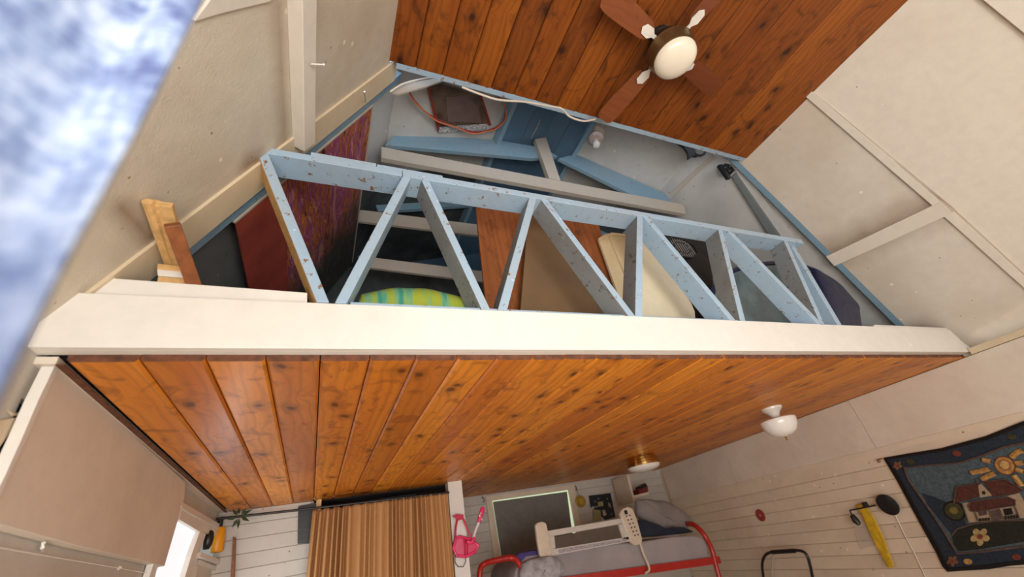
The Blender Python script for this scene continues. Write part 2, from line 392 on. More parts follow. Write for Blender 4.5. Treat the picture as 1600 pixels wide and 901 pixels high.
# roof slopes in front of the loft
def slab(name, P, D, Nn, s0, s1, y0, y1, th, mat, off=0, parent=None, bevel=0):
    q = [P + D * s0 + V((0, y0, 0)), P + D * s1 + V((0, y0, 0)), P + D * s1 + V((0, y1, 0)), P + D * s0 + V((0, y1, 0))]
    q = [p + Nn * off for p in q]
    return MB().prism(q, -Nn * th).build(name, mat, parent, bevel=bevel)
def sparam(P, D, pt): return (pt - P).dot(D)
lenL = (V((.25, 0, ZU)) - PL).length; lenR = (V((3.6, 0, ZU)) - PR).length
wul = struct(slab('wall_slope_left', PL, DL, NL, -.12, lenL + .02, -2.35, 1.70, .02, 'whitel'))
slab('trim_board', PL, DL, NL, -.06, lenL + .12, 1.545, 1.70, .018, 'cream', .012, wul, .002)
# right slope panel: its far edge runs slightly askew
e0, e1 = SR(1145, 243), SR(1410, 505)
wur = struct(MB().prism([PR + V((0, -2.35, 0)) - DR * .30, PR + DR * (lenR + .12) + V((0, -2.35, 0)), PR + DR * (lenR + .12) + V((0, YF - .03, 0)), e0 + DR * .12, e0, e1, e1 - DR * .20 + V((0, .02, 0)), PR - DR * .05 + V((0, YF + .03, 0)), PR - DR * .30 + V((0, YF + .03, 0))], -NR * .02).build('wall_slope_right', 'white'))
d_ = (e0 - e1).normalized()
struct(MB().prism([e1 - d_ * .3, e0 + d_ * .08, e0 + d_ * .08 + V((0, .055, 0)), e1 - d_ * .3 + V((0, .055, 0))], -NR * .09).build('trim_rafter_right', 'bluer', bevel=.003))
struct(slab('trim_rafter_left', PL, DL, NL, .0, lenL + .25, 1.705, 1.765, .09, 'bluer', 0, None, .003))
def onslopeR(name, px, th, mat, off=.0):
    return MB().prism([SR(*p) for p in px], NR * th).build(name, mat, wur, bevel=.002)
onslopeR('batten', [(1259, 150), (1269, 142), (1470, 314), (1458, 321)], .022, 'whiteb')
onslopeR('batten', [(1475, 337), (1489, 329), (1640, 466), (1640, 484)], .022, 'whiteb')
onslopeR('trim_board', [(1291, 399), (1304, 414), (1488, 331), (1470, 313)], .026, 'whiteb')
onslopeR('panel', [(1270, 143), (1440, -20), (1640, -20), (1640, 464), (1486, 322)], .006, 'whiteb')
onslopeR('beam', [(1528, -6), (1640, -60), (1640, 85)], .05, 'whiteb')
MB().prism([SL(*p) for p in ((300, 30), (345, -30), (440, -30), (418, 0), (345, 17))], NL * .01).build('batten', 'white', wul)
# purlin along the left slope: solve its depth from the three edges seen
bestv = None
for k in range(20, 160):
    hh = k / 1000
    s_base = sparam(PL, DL, SL(449, 30)); sA = sparam(PL, DL, SL(473, 30, hh) - NL * hh)
    if bestv is None or abs(s_base - sA) < bestv[0]: bestv = (abs(s_base - sA), hh, s_base, sparam(PL, DL, SL(495, 30, hh) - NL * hh))
_, hh, sb, sB = bestv
print('PURLIN', hh, sb, sB)
MB().prism([PL + DL * sb + V((0, -2.35, 0)), PL + DL * sB + V((0, -2.35, 0)), PL + DL * sB + NL * hh + V((0, -2.35, 0)), PL + DL * sb + NL * hh + V((0, -2.35, 0))], (0, 1.60 + 2.35, 0)).build('beam', 'whiteb', wul, bevel=.003)

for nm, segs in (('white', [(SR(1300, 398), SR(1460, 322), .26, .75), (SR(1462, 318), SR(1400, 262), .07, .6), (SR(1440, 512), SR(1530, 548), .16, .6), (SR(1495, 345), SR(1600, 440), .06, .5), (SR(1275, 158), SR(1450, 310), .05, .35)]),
                 ('whitel', [(SL(190, 325), SL(235, 372), .07, .7), (SL(388, 255), SL(400, 250), .09, .8), (SL(435, 10), SL(445, 225), .09, .55)])):  # last left-slope segment paints the shadow stripe beside the purlin
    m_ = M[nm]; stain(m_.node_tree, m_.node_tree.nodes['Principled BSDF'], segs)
# ------------------------------------------------------------------ fascia
zf0, zf1 = CZ + .726, CZ + .930
xs = aY(1238, 530, YF).x
fas = struct(MB().box((XL - .03, YF + .022, zf0 + .01), (5.02, YF + .05, zf1 - .02)).build('trim_fascia', 'trim'))
MB().prism([(XL - .03, YF, zf0), (xs - .002, YF, zf0), (xs - .06, YF, zf1), (XL - .03, YF, zf1 - .012)], (0, .022, 0)).build('board', 'trim', fas, bevel=.002)
MB().prism([(xs + .002, YF, zf0), (wallX(YF) - .005, YF, zf0), (wallX(YF) + .03, YF, zf0 + .06), (wallX(YF) - .06, YF, zf1 + .008), (xs - .056, YF, zf1)], (0, .022, 0)).build('board', 'trim', fas, bevel=.002)
MB().box((XL - .03, YF + .023, zf0 + .001), (wallX(YF) - .03, YF + .060, zf0 + .01)).build('underside_strip', 'trim', fas, bevel=.002)
p = [aY(*q, YF + .03) for q in ((128, 470), (145, 432), (480, 457), (480, 480))]
MB().prism(p, (0, .02, 0)).build('board', 'trim', fas, bevel=.002)
p = [aY(*q, YF + .03) for q in ((1365, 518), (1366, 507), (1503, 513), (1503, 530))]
MB().prism(p, (0, .02, 0)).build('board', 'trim', fas, bevel=.002)
# loft floor
struct(MB().box((XL, YF + .06, ZC + .06), (5.3, YG, CZ + .90)).build('floor_loft', 'greyboard'))

# ------------------------------------------------------------------ loft railing (a Warren truss of 2x4s)
rail = thing('loft_railing', (1.6, YF + .04, CZ + .93), 'light blue chipped timber truss railing zigzagging along the loft edge above the white fascia', 'railing')
zt = CZ + 1.712
xa, xb = aY(402, 232, YF).x, aY(1252, 380, YF).x
xj = aY(634, 268, YF).x - .02
MB().box((xa, YF - .002, zt), (xj, YF + .14, zt + .040)).build('top_rail', 'blue', rail, bevel=.003)
MB().box((xj + .003, YF - .004, zt - .001), (xb + .03, YF + .14, zt + .042)).build('top_rail', 'blue', rail, bevel=.003)
MB().box((aY(487, 230, YF).x, YF + .0, zt + .041), (aY(588, 250, YF).x, YF + .085, zt + .064)).build('top_strip', 'blue', rail, bevel=.002)
MB().box((aY(588, 250, YF).x + .004, YF + .0, zt + .043), (aY(690, 270, YF).x + .004, YF + .085, zt + .060)).build('top_strip', 'blue', rail, bevel=.002)
for k in range(1, 4):
    q = [(500, 548), (), (), ()]
zbm = CZ + .940
MB().box((aY(548, 466, YF).x, YF + .012, zbm - .03), (xb + .05, YF + .14, zbm)).build('bottom_rail', 'blue', rail, bevel=.003)
st = [((411, 240), (503, 468)), ((638, 272), (535, 468)), ((662, 276), (758, 480)), ((832, 312), (786, 481)), ((852, 314), (984, 489)), ((1000, 343), (998, 490)),
      ((1016, 346), (1142, 496)), ((1127, 364), (1160, 498)), ((1146, 367), (1279, 503)), ((1231, 384), (1284, 503)), ((1251, 388), (1322, 506))]
for i, (a, b) in enumerate(st):
    A, B = aY(*a, YF), aY(*b, YF); d = (B - A); A = A + d * ((zt - A.z) / d.z); B = A + d * ((CZ + .925 - A.z) / d.z)
    hw = .021 if i < 10 else .024
    cut = hw * (A - B).length / abs(d.z) * 1.0
    if i == 10: A.y += .04; B.y += .04
    dep = .135
    o = MB().prism([A + V((-cut, 0, 0)), A + V((cut, 0, 0)), B + V((cut, 0, 0)), B + V((-cut, 0, 0))], (0, dep, 0)).build('brace', 'blue', rail, bevel=.003)
    if i in (2, 3, 4, 5, 7, 9):
        o.data.materials.append(M.setdefault('worn', paint('worn_grey_blue_paint', (.27, .29, .30), spot=(.05, .04, .04), stain=(.20, .19, .18), smt=.7, dens=.5, sc=2.2, rough=.6, wear=.60, wearcol=(.12, .10, .09))))
        for f in o.data.polygons:
            if f.normal.x < -.5: f.material_index = 1
    if i == 0:
        o.data.materials.append(M['raw'])
        for f in o.data.polygons:
            if f.normal.x < -.5: f.material_index = 1

# ------------------------------------------------------------------ loft shell
KL = (.36, CZ + 3.10); KR = (3.38, CZ + 3.12); RG = (1.95, CZ + 3.55)
def plane2(p, q): 
    d = V((q[0] - p[0], 0, q[1] - p[1])).normalized(); n = V((d.z, 0, -d.x))
    if n.z > 0: n = -n
    return V((p[0], 0, p[1])), d, n
Y0 = 1.56
def lslab(name, p, q, y0, y1, mat, th=.02, off=0):
    P, D, Nn = plane2(p, q); l = (V((q[0], 0, q[1])) - P).length
    return struct(slab(name, P, D, Nn, 0, l, y0, y1, th, mat, off))
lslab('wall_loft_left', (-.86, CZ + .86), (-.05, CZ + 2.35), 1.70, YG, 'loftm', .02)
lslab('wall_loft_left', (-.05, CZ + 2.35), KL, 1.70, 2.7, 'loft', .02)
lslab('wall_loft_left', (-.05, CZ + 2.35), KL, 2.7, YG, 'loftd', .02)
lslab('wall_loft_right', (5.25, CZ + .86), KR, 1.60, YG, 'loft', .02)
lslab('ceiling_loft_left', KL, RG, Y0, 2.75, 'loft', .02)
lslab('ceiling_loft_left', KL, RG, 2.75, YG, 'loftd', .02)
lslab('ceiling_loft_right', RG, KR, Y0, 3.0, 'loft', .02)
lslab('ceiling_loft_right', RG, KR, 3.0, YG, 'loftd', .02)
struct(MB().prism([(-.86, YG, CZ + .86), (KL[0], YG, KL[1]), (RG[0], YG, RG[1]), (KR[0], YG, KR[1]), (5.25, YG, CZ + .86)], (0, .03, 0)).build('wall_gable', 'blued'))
PUL, DUL, NUL = plane2(KL, RG); PUR, DUR, NUR = plane2(RG, KR)
# joists running back under the ridge
xj1 = onplane(790, 190, PUL + NUL * .09, NUL).x; xj2 = onplane(906, 236, PUR + NUR * .09, NUR).x
print('JOIST', xj1, xj2)
def joist(x0, P, D, Nn, mat='bluer', w=.045, hgt=.09, y0=Y0 + .03, y1=YG):
    s0 = (x0 - P.x) / D.x
    q = [P + D * (s0 - w / 2) + Nn * .001, P + D * (s0 + w / 2) + Nn * .001, P + D * (s0 + w / 2) + Nn * hgt, P + D * (s0 - w / 2) + Nn * hgt]
    return struct(MB().prism([p + V((0, y0, 0)) for p in q], (0, y1 - y0, 0)).build('trim_joist', mat, bevel=.003))
joist(xj1, PUL, DUL, NUL); joist(xj2, PUR, DUR, NUR)
# blue painted boards between the joists
for (xa_, xb_, P, D, Nn) in ((xj1 + .025, RG[0], PUL, DUL, NUL), (RG[0], xj2 - .025, PUR, DUR, NUR)):
    s0, s1 = (xa_ - P.x) / D.x, (xb_ - P.x) / D.x
    for k in range(2):
        sa, sb_ = s0 + (s1 - s0) * k / 2 + .002, s0 + (s1 - s0) * (k + 1) / 2 - .002
        struct(slab('trim_ridge_board', P, D, Nn, sa, sb_, Y0 + .03, YG, .012, 'blued', .014))
# rafter pair deeper in the loft
YR = 2.35
def inY(name, px, Y, th, mat, parent=None, bevel=.003):
    return MB().prism([aY(*p, Y) for p in px], (0, th, 0)).build(name, mat, parent, bevel=bevel)
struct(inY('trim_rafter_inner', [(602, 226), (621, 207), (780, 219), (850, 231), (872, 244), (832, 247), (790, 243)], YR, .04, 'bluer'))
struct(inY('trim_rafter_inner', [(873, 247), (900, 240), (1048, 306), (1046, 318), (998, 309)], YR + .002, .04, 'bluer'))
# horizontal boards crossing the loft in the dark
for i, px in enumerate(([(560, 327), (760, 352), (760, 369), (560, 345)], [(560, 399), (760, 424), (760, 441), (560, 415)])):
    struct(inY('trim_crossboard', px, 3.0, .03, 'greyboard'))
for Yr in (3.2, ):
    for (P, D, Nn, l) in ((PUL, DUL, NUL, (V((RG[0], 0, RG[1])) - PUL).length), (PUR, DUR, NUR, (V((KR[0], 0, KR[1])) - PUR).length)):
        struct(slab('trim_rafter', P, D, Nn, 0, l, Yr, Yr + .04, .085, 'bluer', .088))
struct(MB().box((-.3, 3.6, CZ + .9), (3.0, 3.65, CZ + 2.6)).build('wall_loft_partition', 'loftd'))
# grey rafters on the loft's right slope
P2, D2, N2 = plane2((5.25, CZ + .86), KR)
def onLR(px, th, mat, name='trim_rafter_right'):
    return struct(MB().prism([onplane(*p, P2, N2) for p in px], N2 * th).build(name, mat, bevel=.003))
M['rgrey'] = paint('rafter_grey_paint', (.17, .20, .21), smt=.5, dens=.6, stain=(.12, .13, .13))
onLR([(1145, 273), (1151, 269), (1221, 368), (1205, 368)], .05, 'rgrey', 'trim_slat')
onLR([(1151, 269), (1144, 247), (1150, 246), (1240, 372), (1221, 368)], .02, 'loft', 'trim_slat')
onLR([(1042, 307), (1047, 311), (1122, 240), (1117, 236)], .012, 'greyboard', 'trim_slat')
# ------------------------------------------------------------------ post in the lower room
pa, pb = aY(703, 760, YB - .15), aY(722, 758, YB - .15)
struct(MB().box((pa.x - .02, YB - .15, 0), (pb.x, YB - .03, ZC)).build('trim_post', 'trim', bevel=.004))
# left wall: plywood panel, dark strip above it
mbp = MB().prism([aX(*p, XL + .04) for p in ((290, 753), (288, 778), (257, 884), (120, 852), (0, 819), (-18, 814), (14, 742), (47, 671), (92, 574))], (-.036, 0, 0))
pnl = mbp.build('panel', 'panel', wall_left, bevel=.002)
struct(MB().box((XL - .02, YF + .056, ZC - .003), (XL + .05, YB - .01, ZC + .02)).build('trim_left_fill', 'panel'))
struct(MB().box((XL + .046, YF + .06, ZC - .006), (XL + .068, YB - .01, ZC - .0005)).build('trim_left_strip', 'pine_end', bevel=.003))
#print('PANEL', [tuple(round(c, 3) for c in aX(*p, XL + .04)) for p in ((88, 574), (290, 753), (257, 884), (0, 819), (0, 748))])

# ================================================================== THINGS
def rnd(a, b): return random.uniform(a, b)
# ------------------------------------------------------------------ ceiling fan
fc = aZ(1056, 93, ZU - .30); FXx, FYy = fc.x, fc.y
fan = thing('ceiling_fan', (FXx, FYy, ZU), 'ceiling fan with opal globe and four reddish wooden blades under the upper plank ceiling', 'fan')
MB().lathe([(0, 0), (.07, 0), (.075, -.03), (.03, -.05), (.03, -.09), (.11, -.10), (.125, -.13), (.125, -.175), (0, -.175)], (FXx, FYy, ZU)).build('motor_housing', 'black', fan)
MB().lathe([(.10, -.175), (.150, -.180), (.156, -.195), (.150, -.21), (.148, -.265), (.142, -.285), (.10, -.285)], (FXx, FYy, ZU), n=56).build('light_housing', M.setdefault('dbrass', plain('dark_brass', (.20, .13, .06), .38, metal=.8, bs=.02)), fan)
MB().lathe([(.128, -.280), (.138, -.288), (.134, -.305), (.115, -.325), (.08, -.340), (.04, -.347), (0, -.349)], (FXx, FYy, ZU), n=56).build('glass_globe', 'opalf', fan)
for k in range(4):
    a = math.radians(103 + 90 * k); d = V((math.cos(a), math.sin(a), 0)); sd = V((-d.y, d.x, 0)); o = V((FXx, FYy, ZU - .165))
    def bp(r, wdt, tilt=.012): return [o + d * r + sd * wdt + V((0, 0, tilt * wdt / .06)), o + d * r - sd * wdt - V((0, 0, tilt * wdt / .06))]
    prof = [(.20, .045), (.24, .058), (.42, .068), (.56, .070), (.60, .060), (.615, .035)]
    lft = [bp(r, q)[0] for r, q in prof]; rgt = [bp(r, q)[1] for r, q in prof]
    bl = MB().prism(lft + rgt[::-1], (0, 0, .007)).build('blade', 'fanwood', fan)
    mb = MB(); mb.prism([o + d * .10 + sd * .014 + V((0, 0, -.008)), o + d * .17 + sd * .012 + V((0, 0, -.012)), o + d * .20 + sd * .034 + V((0, 0, -.012)), o + d * .255 + sd * .03 + V((0, 0, -.010)), o + d * .275 + V((0, 0, -.010)),
                         o + d * .255 - sd * .03 + V((0, 0, -.016)), o + d * .20 - sd * .034 + V((0, 0, -.016)), o + d * .17 - sd * .012 + V((0, 0, -.012)), o + d * .10 - sd * .014 + V((0, 0, -.008))], (0, 0, .005))
    mb.build('blade_bracket', 'porcelain', bl) if False else mb.build('blade_bracket', 'porcelain', fan)

# ------------------------------------------------------------------ ceiling lights of the lower room
c = aZ(1205, 637, ZC); X, Y = c.x, c.y
t = thing('ceiling_light', (X, Y, ZC), 'white ceiling light with an open half-round opal bowl hanging from a porcelain base', 'lamp', 'ceiling lights of the lower room')
MB().lathe([(0, 0), (.095, 0), (.092, -.018), (.06, -.045), (.040, -.075), (.036, -.10), (0, -.10)], (X, Y, ZC)).build('base', 'porcelain', t)
MB().lathe([(.028, -.10), (.028, -.13)], (X, Y, ZC)).build('neck', 'brass', t)
MB().lathe([(.150, -.112), (.158, -.118), (.160, -.135), (.148, -.185), (.118, -.232), (.07, -.262), (0, -.272)], (X, Y, ZC), n=56).build('bowl', 'opal', t)
MB().lathe([(.010, -.268), (.012, -.280), (.006, -.288), (.009, -.300), (0, -.308)], (X, Y, ZC), n=16).build('finial', 'brass', t)
c = aZ(1001, 712, ZC); X, Y = c.x, c.y
t = thing('ceiling_light', (X, Y, ZC), 'flush brass ceiling light with stepped drum and shallow white glass at the back', 'lamp', 'ceiling lights of the lower room')
MB().lathe([(0, 0), (.175, 0), (.178, -.02), (.19, -.028), (.192, -.05), (.202, -.058), (.204, -.085), (.214, -.092), (.214, -.122), (.19, -.125)], (X, Y, ZC), n=56).build('drum', 'brass', t)
MB().lathe([(.208, -.120), (.195, -.150), (.15, -.175), (.08, -.190), (0, -.195)], (X, Y, ZC), n=56).build('glass', 'opal', t)
for sx in (-1, 1): MB().lathe([(.008, 0), (.008, .03), (0, .03)], (X + sx * .205, Y - .04, ZC - .107), (sx, -.3, 0), n=10).build('thumb_screw', 'black', t)

# ------------------------------------------------------------------ curtain, rod, black shutter
YCu = 4.72
c0, c1 = aY(489, 797, YCu), aY(699, 769, YCu)
zc = (c0.z + c1.z) / 2
rows = []
n = 460
for i in range(26):
    z = zc + (c0.z - zc) * 0 - (i / 25) ** 1.3 * (zc - .12); r = []
    for j in range(n):
        u = j / (n - 1); gather = 1 if i < 2 else max(.75, 1 - i * .01)
        ph_ = 2 * math.pi * (25 * u + .45 * math.sin(11 * u) + .30 * math.sin(31 * u + .7)) + .5 * math.sin(z * 2 + u * 9)
        amp = .013 + .020 * abs(math.sin(u * 5.2 + .9)) ** 3 + .006 * math.sin(u * 37)
        yy = YCu + (amp * math.sin(ph_) + .0015 * math.sin(u * 211 + z * 3)) * (.45 if i < 1 else 1)
        zz = z + (.006 * math.sin(u * 90) + (c0.z - c1.z) * (.5 - u) if i == 0 else (c0.z - c1.z) * (.5 - u) * max(0, 1 - i / 8))
        r.append((c0.x + (c1.x - c0.x) * u - .02 * (i / 25) * (1 - u) * 2, yy, zz))
    rows.append(r)
mm, t_, b_ = nt('brown_curtain'); cc = coords(t_, (1, 1, 1), False)
wv = noise(t_, coords(t_, (8, 8, 3), False), 6, 4)
L(t_, ramp(t_, wv, [(.3, (.47, .245, .095)), (.7, (.485, .255, .10))]), b_.inputs['Base Color']); b_.inputs['Roughness'].default_value = .85
bump(t_, b_, noise(t_, coords(t_, (40, 40, 12), False), 9), .2, .002)
mb = MB(); mb.grid(rows); mb.smooth = True
cur = thing('curtain', ((c0.x + c1.x) / 2, YCu, .12), 'gathered light brown curtain hanging across the closet doorway beside the white post', 'curtain')
mb.build('cloth', mm, cur, solid=.003)
ra, rb = aY(372, 806, YCu + .0), aY(703, 766, YCu + .0)
zrod = (aY(372, 806, YCu).z + aY(486, 792, YCu).z) / 2
rod = thing('curtain_rod', (0, YCu, zrod), 'thin dark curtain rod with a leafy end under the lower plank ceiling', 'rod')
MB().tube([(XL + .02, YCu, aY(372, 806, YCu).z), (0, YCu, (aY(372, 806, YCu).z + zc) / 2), (c1.x + .02, YCu, zc - .004)], .011).build('pole', 'black', rod)
cp = aY(374, 806, YCu - .03)
leafm = plain('dark_leaf', (.03, .055, .02), .6, var=.6)
for k in range(9):
    a = k * 2.4; d = V((math.cos(a) * .7, -.3 * math.sin(a * 1.7), math.sin(a) * .7)).normalized(); s_ = d.cross(V((0, 1, 0))).normalized()
    l_ = .055 + .02 * (k % 3); q = cp + d * .02
    MB().prism([q, q + d * l_ * .4 + s_ * .014, q + d * l_, q + d * l_ * .4 - s_ * .014], (0, -.004, 0)).build('leaf', leafm, rod)
q = [aY(*p, YB - .03) for p in ((466, 790), (500, 784), (500, 848), (465, 849))]
sh = thing('shutter', (-.1, YB - .03, 1.2), 'black louvred shutter panel half hidden behind the left edge of the brown curtain', 'shutter')
MB().prism(q, (0, .02, 0)).build('frame', 'black', sh)
for k in range(6):
    z_ = q[3].z + (q[0].z - q[3].z) * (k + .6) / 6.5
    MB().box((q[0].x + .02, YB - .045, z_), (q[1].x, YB - .028, z_ + .022)).build('louvre', M.setdefault('bluegrey', plain('black_louvre', (.010, .014, .016), .4)), sh)
# white moulding on top of the left back wall
struct(MB().box((XL, YB - .022, ZC - .085), (-.05, YB - .001, ZC - .002)).build('trim_cornice', 'plankb', bevel=.003))
# dark upper strip in the closet doorway
struct(MB().box((.0, YB + .25, ZC - .28), (1.4, YB + .28, ZC - .02)).build('wall_closet_header', 'dark'))
struct(MB().box((.62, YB + .2, ZC - .20), (1.02, YB + .22, ZC - .03)).build('trim_closet_board', 'loftd'))
MBp = aY(498, 782, YB - .1)
struct(MB().box((MBp.x - .02, YB - .1, ZC - .2), (MBp.x + .025, YB - .06, ZC - .003)).build('trim_wood_peg', 'raw', bevel=.003))

# ------------------------------------------------------------------ pink snorkel set on the post
YP = YB - .16
pinkm = plain('pink_plastic', (.78, .045, .16), .22, var=.1, bs=0)
pinkd = plain('dark_pink_silicone', (.55, .02, .07), .35, var=.2, bs=0)
def pp(x, y, dy=0): return aY(x, y, YP - .03 + dy)
t = thing('diving_mask', pp(728, 840), 'bright pink diving mask with a looped strap hanging on the white post', 'mask')
rim = [(712, 842), (718, 838), (735, 842), (748, 852), (742, 862), (728, 869), (713, 868), (708, 856), (712, 842)]
MB().tube([pp(*p) for p in rim], .016, 10, False).build('frame', pinkm, t)
MB().prism([pp(*p) for p in rim[:-1]], (0, .01, 0)).build('lens', plain('pink_lens', (.75, .10, .20), .08, var=.05, bs=0), t)
MB().tube([pp(726, 842), pp(729, 850, -.03), pp(728, 866)], .018, 8).build('nose_pocket', pinkd, t)
MB().tube([pp(711, 845), pp(712, 825), pp(715, 808), pp(722, 806), pp(730, 825), pp(740, 846)], .011, 8).build('strap', pinkd, t)
MB().prism([pp(707, 806, -.01), pp(713, 803, -.01), pp(724, 804, -.01), pp(723, 811, -.01), pp(716, 813, -.01)], (0, -.02, 0)).build('strap_buckle', pinkd, t)
MB().tube([pp(711, 868), pp(711, 878), pp(716, 885), pp(724, 885), pp(728, 877), pp(727, 868)], .004, 6).build('cord', 'black', t)
t = thing('snorkel', pp(742, 838), 'pink and clear snorkel standing out at a slant from the pink diving mask', 'snorkel')
MB().tube([pp(739, 842, -.03), pp(744, 826, -.03), pp(749, 814, -.03)], .014, 10).build('tube', plain('clear_tube', (.75, .70, .72), .1, var=.05), t)
MB().tube([pp(748, 816, -.03), pp(751, 805, -.03), pp(754, 795, -.03), pp(755, 792, -.03)], [.020, .026, .026, .018], 12).build('top_cap', pinkm, t)
MB().tube([pp(730, 846, -.03), pp(736, 848, -.04), pp(741, 840, -.03)], .020, 10).build('mouthpiece', pinkm, t)
MB().tube([pp(754, 812, -.045), pp(749, 805, -.05), pp(752, 800, -.05)], .005, 6).build('clip', 'porcelain', t)

# ------------------------------------------------------------------ alcove window, hat, poster, shelf
def q2(*pts, Y): return [aY(*p, Y) for p in pts]
def quadframe(outer, inner, th, vec, name, mat, parent):
    n_ = len(outer); mb = MB()
    for i in range(n_):
        j = (i + 1) % n_; mb.prism([outer[i], outer[j], inner[j], inner[i]], vec)
    return mb.build(name, mat, parent)
YW = YB2 - .035
win = thing('window_1', (aY(830, 860, YW).x, YW, 1.0)); win['kind'] = 'structure'
O = q2((759, 775), (897, 756), (916, 872), (776, 900), Y=YW); I = q2((769, 782), (888, 765), (906, 862), (786, 888), Y=YW)
quadframe(O, I, .03, (0, .03, 0), 'window_frame', 'plankw', win)
MB().prism(q2((769, 782), (888, 765), (906, 862), (786, 888), Y=YW + .025), (0, .004, 0)).build('window_pane', glow('daylight_pane', (.78, .95, .66), .42), win)
MB().prism(q2((770, 783.5), (886, 767.5), (898, 862), (786, 886), Y=YW + .012), (0, .004, 0)).build('blind', plain('grey_blind', (.19, .18, .16), .8, var=.1), win)
t = thing('hat', aY(905, 800, YW), 'small round yellow hat hanging on a nail beside the alcove window', 'hat')
hc = aY(907, 783, YW - .02)
MB().lathe([(.085, 0), (.088, -.01), (.07, -.02), (.06, -.05), (.035, -.07), (0, -.075)], hc, (0.1, 1, .1), n=28, sq=(1, 1)).build('crown', plain('yellow_felt', (.46, .28, .03), .8, var=.2), t)
MB().tube([hc + V((0, 0, .08)), aY(900, 762, YW - .02)], .004, 6).build('cord', 'red_wood', t)
pst = thing('poster', aY(944, 800, YW), 'dark poster with pale pictures and small stars pinned beside the window', 'poster')
MB().prism(q2((920, 774), (954, 770), (962, 808), (946, 812), (929, 797), (927, 790), (923, 793), Y=YW + .018), (0, .004, 0)).build('sheet', plain('dark_print', (.010, .014, .022), .5), pst)
pale = plain('pale_print', (.42, .40, .33), .6, var=.4); ypal = plain('yellow_print', (.34, .30, .14), .6)
for i, (px_, m_) in enumerate(((((926, 795), (938, 797), (940, 813), (927, 814)), ypal), (((934, 784), (942, 783), (943, 790), (935, 791)), ypal), (((950, 784), (954, 787), (955, 793), (951, 791)), pale), (((941, 797), (945, 796), (948, 804), (943, 806)), pale), (((920, 793), (935, 790), (935, 791), (921, 794.5)), pale))):
    MB().prism(q2(*px_, Y=YW + .0165), (0, .002, 0)).build('picture', m_, pst)
for x_, y_ in ((935, 779), (949, 779), (955, 803), (930, 783)):
    cst = aY(x_, y_, YW + .0165); MB().prism([cst + V((math.cos(k * math.pi / 4) * (.014 if k % 2 else .006), 0, math.sin(k * math.pi / 4) * (.014 if k % 2 else .006))) for k in range(8)], (0, .0015, 0)).build('star', pale, pst)
for x_, y_ in ((754.5, 780), (899, 762)):
    a_ = aY(x_, y_, YW - .01)
    tag(MB().tube([a_ + V((0, .04, .03)), a_ + V((0, 0, .035)), a_ + V((.012, -.02, .0)), a_ + V((.01, -.02, -.03)), a_ + V((-.01, -.01, -.035))], .005, 6).build('coat_hook', 'black'),
        'small dark hook screwed %s the alcove window' % ('left of' if x_ < 800 else 'at the upper right corner of'), 'hook', 'hooks beside the alcove window')
# narrow shelf unit in the far corner
t = thing('corner_shelf', aY(995, 790, 6.0), 'narrow white open shelf unit in the far corner under the plank ceiling', 'shelf')
YS = 5.9
MB().prism(q2((979, 742), (982, 741), (993, 784), (990, 785), Y=YS), (0, .4, 0)).build('side_board', 'plankw', t)
MB().prism(q2((990, 774), (1013, 768), (1015, 772), (991, 778), Y=YS), (0, .4, 0)).build('shelf_board', 'plankw', t)
t = thing('box', aY(1003, 770, YS + .1), 'dark red box with a black lid standing on the narrow corner shelf', 'box')
MB().prism(q2((997, 764), (1012, 759), (1013, 768), (1000, 772), Y=YS + .05), (0, .15, 0)).build('body', plain('dark_red_card', (.16, .02, .015), .6), t)
MB().prism(q2((1000, 759), (1008, 754), (1012, 759), (1000, 764), Y=YS + .05), (0, .12, 0)).build('lid', 'black', t)

# ------------------------------------------------------------------ bunk bed with mattress, pillow and guard rail
YBd = 4.72
def B(x, y, dy=0): return aY(x, y, YBd + dy)
bed = thing('bunk_bed', V((B(940, 890).x, YBd, 0)), 'red tubular metal bunk bed with arched ends across the back alcove', 'bed')
def smooth(pts, k=6):
    pts = [V(p) for p in pts]; out = []
    for i in range(len(pts) - 1):
        p0, p1, p2, p3 = pts[max(i - 1, 0)], pts[i], pts[i + 1], pts[min(i + 2, len(pts) - 1)]
        for j in range(k):
            u = j / k
            out.append(.5 * ((2 * p1) + (p2 - p0) * u + (2 * p0 - 5 * p1 + 4 * p2 - p3) * u * u + (3 * p1 - p0 - 3 * p2 + p3) * u ** 3))
    return out + [pts[-1]]
MB().tube(smooth([B(1132, 930), B(1120, 888), B(1112, 858), B(1100, 835), B(1085, 820, .1), B(1074, 818, .25)]), .030, 12).build('end_arch', 'red', bed)
MB().tube(smooth([B(830, 940), B(818, 896), B(808, 876), B(797, 871), B(780, 874, .1), B(758, 880, .2), B(750, 892, .2), B(750, 930, .2)]), .028, 12).build('end_arch', 'red', bed)
MB().beam(B(806, 918), B(1124, 874), .035, .075, (0, 0, 1)).build('side_rail', 'red', bed)
MB().beam(B(1010, 866, -.02) + V((0, .9, -.05)), B(1110, 857, -.02) + V((.1, .9, .03)), .03, .06).build('side_rail', 'red', bed)
sheet = plain('lilac_grey_sheet', (.33, .295, .305), .85, var=.12, sc=3, bs=.2)
